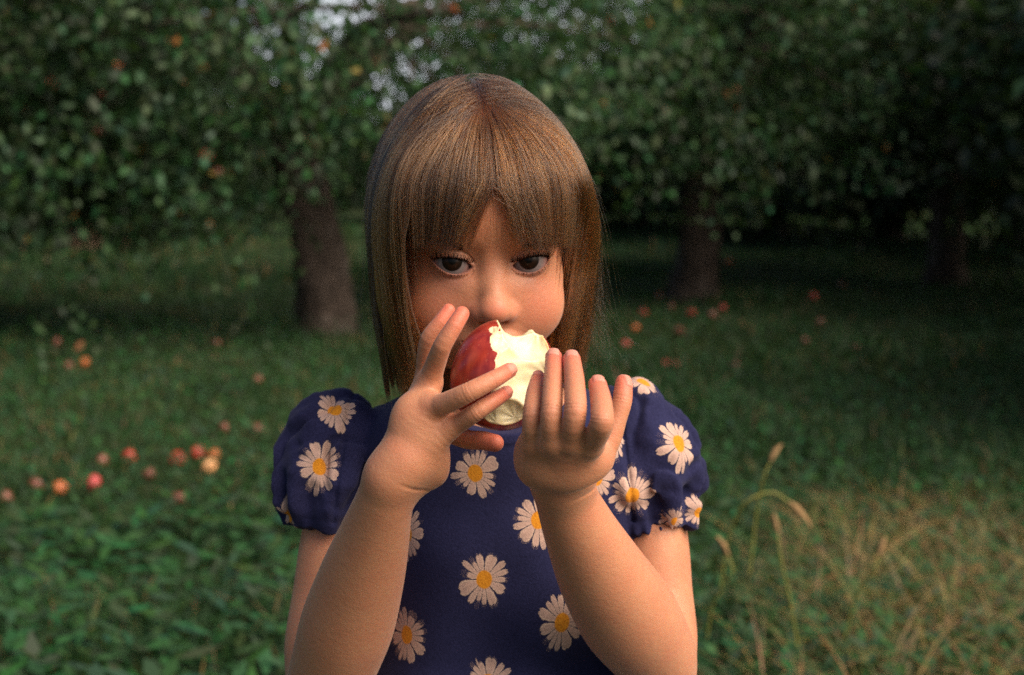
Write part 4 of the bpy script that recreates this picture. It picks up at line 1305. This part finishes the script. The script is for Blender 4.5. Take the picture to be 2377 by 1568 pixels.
# ------------------------------------------------------------------ apples on the ground and in the trees
def ground_hit(px, py):
    o = np.array([0, 0, CAM_Z]); d = W(px, py, 1.0) - o; t = 3.0
    for _ in range(20):
        p = o + d * t; t += (p[2] - float(gz(p[0], p[1])) - .03) / max(-d[2], .02) * .8
    return o + d * t
def apple_mesh():
    nu, nv = 20, 16
    th = np.linspace(.02, pi - .02, nv); ph = np.linspace(0, 2 * pi, nu, endpoint=False)
    T, Pp = np.meshgrid(th, ph, indexing='ij')
    r = .90 + .10 * np.sin(T) - .30 * np.exp(-(T / .36) ** 2) - .16 * np.exp(-((pi - T) / .34) ** 2)
    r = r * (1 + .02 * np.cos(5 * Pp) * np.exp(-((T - 2.5) / .6) ** 2))
    V = np.stack([r * np.sin(T) * np.cos(Pp), r * np.sin(T) * np.sin(Pp), r * np.cos(T)], -1).reshape(-1, 3)
    i = np.arange(nv - 1)[:, None] * nu + np.arange(nu)[None]; j = np.arange(nv - 1)[:, None] * nu + (np.arange(nu)[None] + 1) % nu
    Q = np.stack([i, i + nu, j + nu, j], -1).reshape(-1, 4)
    sv_, sq_ = tube([(0, 0, .5), (.02, 0, .85), (.10, .03, 1.15)], [.05, .045, .06], 6, 0, .02)
    return np.concatenate([V, sv_]), np.concatenate([Q, sq_ + len(V)])
AV, AQ = apple_mesh()
def fruit_mat(name, c1, c2):
    m = NT(name); oc = m.coord('Object')
    n = m.noise(1.6, 4, .6, oc); c = m.mix(m.mapr(n, .35, .65), c1, c2)
    c = m.mix(m.mapr(m.noise(9, 3, .6, oc), .62, .72, 0, .5), c, (.30, .16, .07))
    m.pbr(c, .35, .5); return m.m
FM = {'red': fruit_mat('fruit_red', (.28, .02, .018), (.38, .06, .03)), 'pink': fruit_mat('fruit_pink', (.34, .03, .04), (.42, .08, .06)),
      'orange': fruit_mat('fruit_orange', (.38, .08, .02), (.48, .15, .04)), 'yellow': fruit_mat('fruit_yellow', (.62, .28, .12), (.68, .40, .18)),
      'brown': fruit_mat('fruit_brown', (.12, .04, .025), (.20, .07, .045))}
FMESH = {}
for k, m in FM.items():
    o = make_mesh('fallen_apple', AV, AQ, m); FMESH[k] = o.data; bpy.data.objects.remove(o)
def put_apple(loc, r, kind, label, name, cat, group):
    o = bpy.data.objects.new(name, FMESH[kind]); scene.collection.objects.link(o)
    o.location = loc; o.scale = (r, r, r * .9); o.rotation_euler = (gr.uniform(-1.6, 1.6) if name == 'fallen_apple' else gr.uniform(-.3, .3), gr.uniform(-1, 1) if name == 'fallen_apple' else 0, gr.uniform(0, 6))
    tag(o, label, cat, group)
KN = {'red': 'red', 'pink': 'bright pinkish red', 'orange': 'orange red', 'yellow': 'pale yellow and pink', 'brown': 'dull brownish red'}
FALL = [(412, 1066, 'red', 1.1, 'lying left of the pair by the yellow one'), (460, 1050, 'red', 1.0, 'touching the pale yellow apple from behind'), (497, 1054, 'orange', .85, 'rightmost of the cluster on the left grass'),
 (485, 1083, 'yellow', 1.1, 'front of the cluster on the left grass'), (300, 1060, 'red', 1.0, 'midway between the cluster and the left row'), (236, 1068, 'brown', .95, 'half sunk in grass left of its red neighbour'),
 (216, 1120, 'pink', 1.05, 'brightest of the lower row on the left grass'), (140, 1130, 'orange', .9, 'second from the left edge in the lower row'), (85, 1122, 'brown', .9, 'half hidden at the left end of the row'),
 (14, 1152, 'brown', .9, 'lying right at the left edge'), (197, 840, 'orange', 1.0, 'upper left, alone on the shaded grass'), (158, 848, 'brown', 1.0, 'beside the single orange one, upper left'),
 (598, 880, 'brown', .9, 'near the left sleeve, upper of two'), (600, 993, 'brown', .9, 'near the left sleeve, lower of two'), (462, 1404, 'pink', .9, 'lowest on the left, above a peach coloured one'),
 (450, 1428, 'yellow', .8, 'peach coloured, lowest of all on the left'), (414, 1152, 'brown', .8, 'in deep grass below the cluster'), (345, 1097, 'brown', .8, 'faint in the grass left of the cluster'),
 (502, 797, 'brown', 1.0, 'below the leaning trunk at its left foot'), (132, 795, 'brown', 1.1, 'far back on the shaded left grass'), (520, 990, 'brown', .8, 'between the cluster and the left sleeve'),
 (1493, 728, 'red', 1.2, 'close right of the hair, upper one'), (1475, 762, 'orange', 1.0, 'touching the hair ends on the right'), (1452, 800, 'pink', 1.1, 'lowest beside the hair on the right'),
 (1557, 712, 'brown', 1.1, 'under the upright dark trunk, leftmost'), (1605, 728, 'red', 1.2, 'under the upright dark trunk, middle one'), (1655, 733, 'brown', 1.2, 'left of the bright one under the dark trunk'),
 (1679, 716, 'pink', 1.1, 'brightest one right of the dark trunk foot'), (1578, 770, 'brown', 1.2, 'in front of the group under the dark trunk'), (1545, 848, 'pink', 1.1, 'bright one above the right sleeve'),
 (1570, 846, 'red', .9, 'right neighbour of the bright one above the sleeve'), (1588, 836, 'brown', .8, 'last of the three above the right sleeve'), (1705, 848, 'brown', 1.0, 'alone on the grass right of the sleeve group'),
 (1868, 792, 'brown', 1.1, 'middle of the right-hand grass'), (1887, 690, 'red', 1.3, 'standing out red between the two right trunks'), (1692, 610, 'orange', 1.4, 'far back just right of the dark trunk'),
 (1985, 808, 'brown', 1.0, 'left of centre on the far right grass'), (1905, 748, 'brown', 1.1, 'below the red one between the trunks'), (1955, 664, 'brown', 1.3, 'far back between the two right trunks'), (1530, 686, 'brown', 1.1, 'left foot of the upright dark trunk')]
for px, py, kd, sz, wh in FALL:
    p = ground_hit(px, py); r = .028 * sz
    put_apple((p[0], p[1], float(gz(p[0], p[1])) + r * .55 + .012), r, kd, KN[kd] + ' fallen apple ' + wh, 'fallen_apple', 'apple', 'windfall apples in the grass')
HANG = [(120, 195, 7.6, 'red', 1.0, 'far left of the hanging ones'), (268, 151, 7.6, 'orange', 1.0, 'brightest in the leaves, top left'), (225, 305, 7.7, 'brown', 1.0, 'dim in the shade, left'), (480, 362, 7.5, 'pink', 1.05, 'above the left grass edge'),
 (505, 400, 7.6, 'brown', .9, 'just below the pinkish one'), (722, 328, 8.0, 'brown', 1.1, 'in the dark crown above the leaning trunk'), (232, 222, 7.7, 'brown', .9, 'dull, near the bright orange one'),
 (1056, 22, 8.0, 'orange', .9, 'at the top edge above the head'), (1412, 48, 10.4, 'red', 1.1, 'near the top edge right of the head')]
for px, py, Y, kd, sz, wh in HANG:
    put_apple(tuple(W(px, py, Y)), .036 * sz, kd, KN[kd] + ' apple on the tree, ' + wh, 'hanging_apple', 'apple', 'apples still on the trees')

# ------------------------------------------------------------------ pale stump far left, seed stalks on the right
p = ground_hit(188, 572)
v, q = tube([(0, 0, -.1), (.0, 0, .05), (.02, .02, .20), (.06, 0, .30), (.07, 0, .31)], [.27, .25, .21, .15, .01], 18, 2, .16)
ms = NT('stump_wood'); ms.pbr(ms.mix(ms.mapr(ms.noise(7, 4, .6, ms.coord('Object')), .35, .65), (.16, .10, .07), (.30, .20, .15)), .9, .2)
o = make_mesh('tree_stump', v, q, ms.m); o.location = (p[0], p[1], float(gz(p[0], p[1]))); tag(o, 'low pale weathered stump on the far left of the grass', 'stump')
def stalk(pts, Y, label, head=True, w=.0028, col=(.26, .19, .07)):
    P_ = [W(x, y, Y + dy) for x, y, dy in pts]; base = P_[0]
    t = empty('seed_stalk', tuple(base)); tag(t, label, 'grass stalk', 'seed stalks on the right')
    path = smooth_path([tuple(a - base) for a in P_], 16)
    v, q = tube(path, np.linspace(w, w * .5, 16), 6, 0, .02)
    m = bpy.data.materials.get('stalk_green') or (lambda n: (n.pbr((.20, .20, .05), .6, .3), n.m)[1])(NT('stalk_green'))
    make_mesh('stem', v, q, m, t)
    if head:
        d = unit(path[-1] - path[-3]); k = 7
        hp = [path[-1] + d * .055 * i / k + np.array([0, 0, -.018 * (i / k) ** 2]) for i in range(k + 1)]
        v, q = tube(hp, [w, w * 1.6, w * 1.9, w * 1.9, w * 1.7, w * 1.3, w, w * .2], 8, 0, .25)
        m = bpy.data.materials.get('stalk_straw') or (lambda n: (n.pbr((.24, .15, .07), .8, .2), n.m)[1])(NT('stalk_straw'))
        make_mesh('seed_head', v, q, m, t)
stalk([(1670, 1380, .1), (1690, 1250, .05), (1725, 1170, 0), (1790, 1142, 0), (1830, 1165, 0)], 2.5, 'arching yellow green stalk with a drooping straw head right of the sleeve')
stalk([(1740, 1330, .1), (1755, 1190, .05), (1772, 1110, 0), (1788, 1072, 0)], 2.6, 'upright stalk with a pinkish tan head, tallest beside the sleeve')
stalk([(1850, 1500, .1), (1835, 1400, .05), (1815, 1310, 0), (1805, 1240, 0)], 2.5, 'straw stalk leaning left in the middle of the weeds')
stalk([(1640, 1480, .1), (1655, 1400, .05), (1700, 1330, 0), (1690, 1290, 0)], 2.4, 'short bent stalk close to the right elbow')
stalk([(1960, 1480, .1), (1990, 1380, .05), (2030, 1320, 0), (2040, 1290, 0)], 2.6, 'thin straw stalk to the right of the weeds')
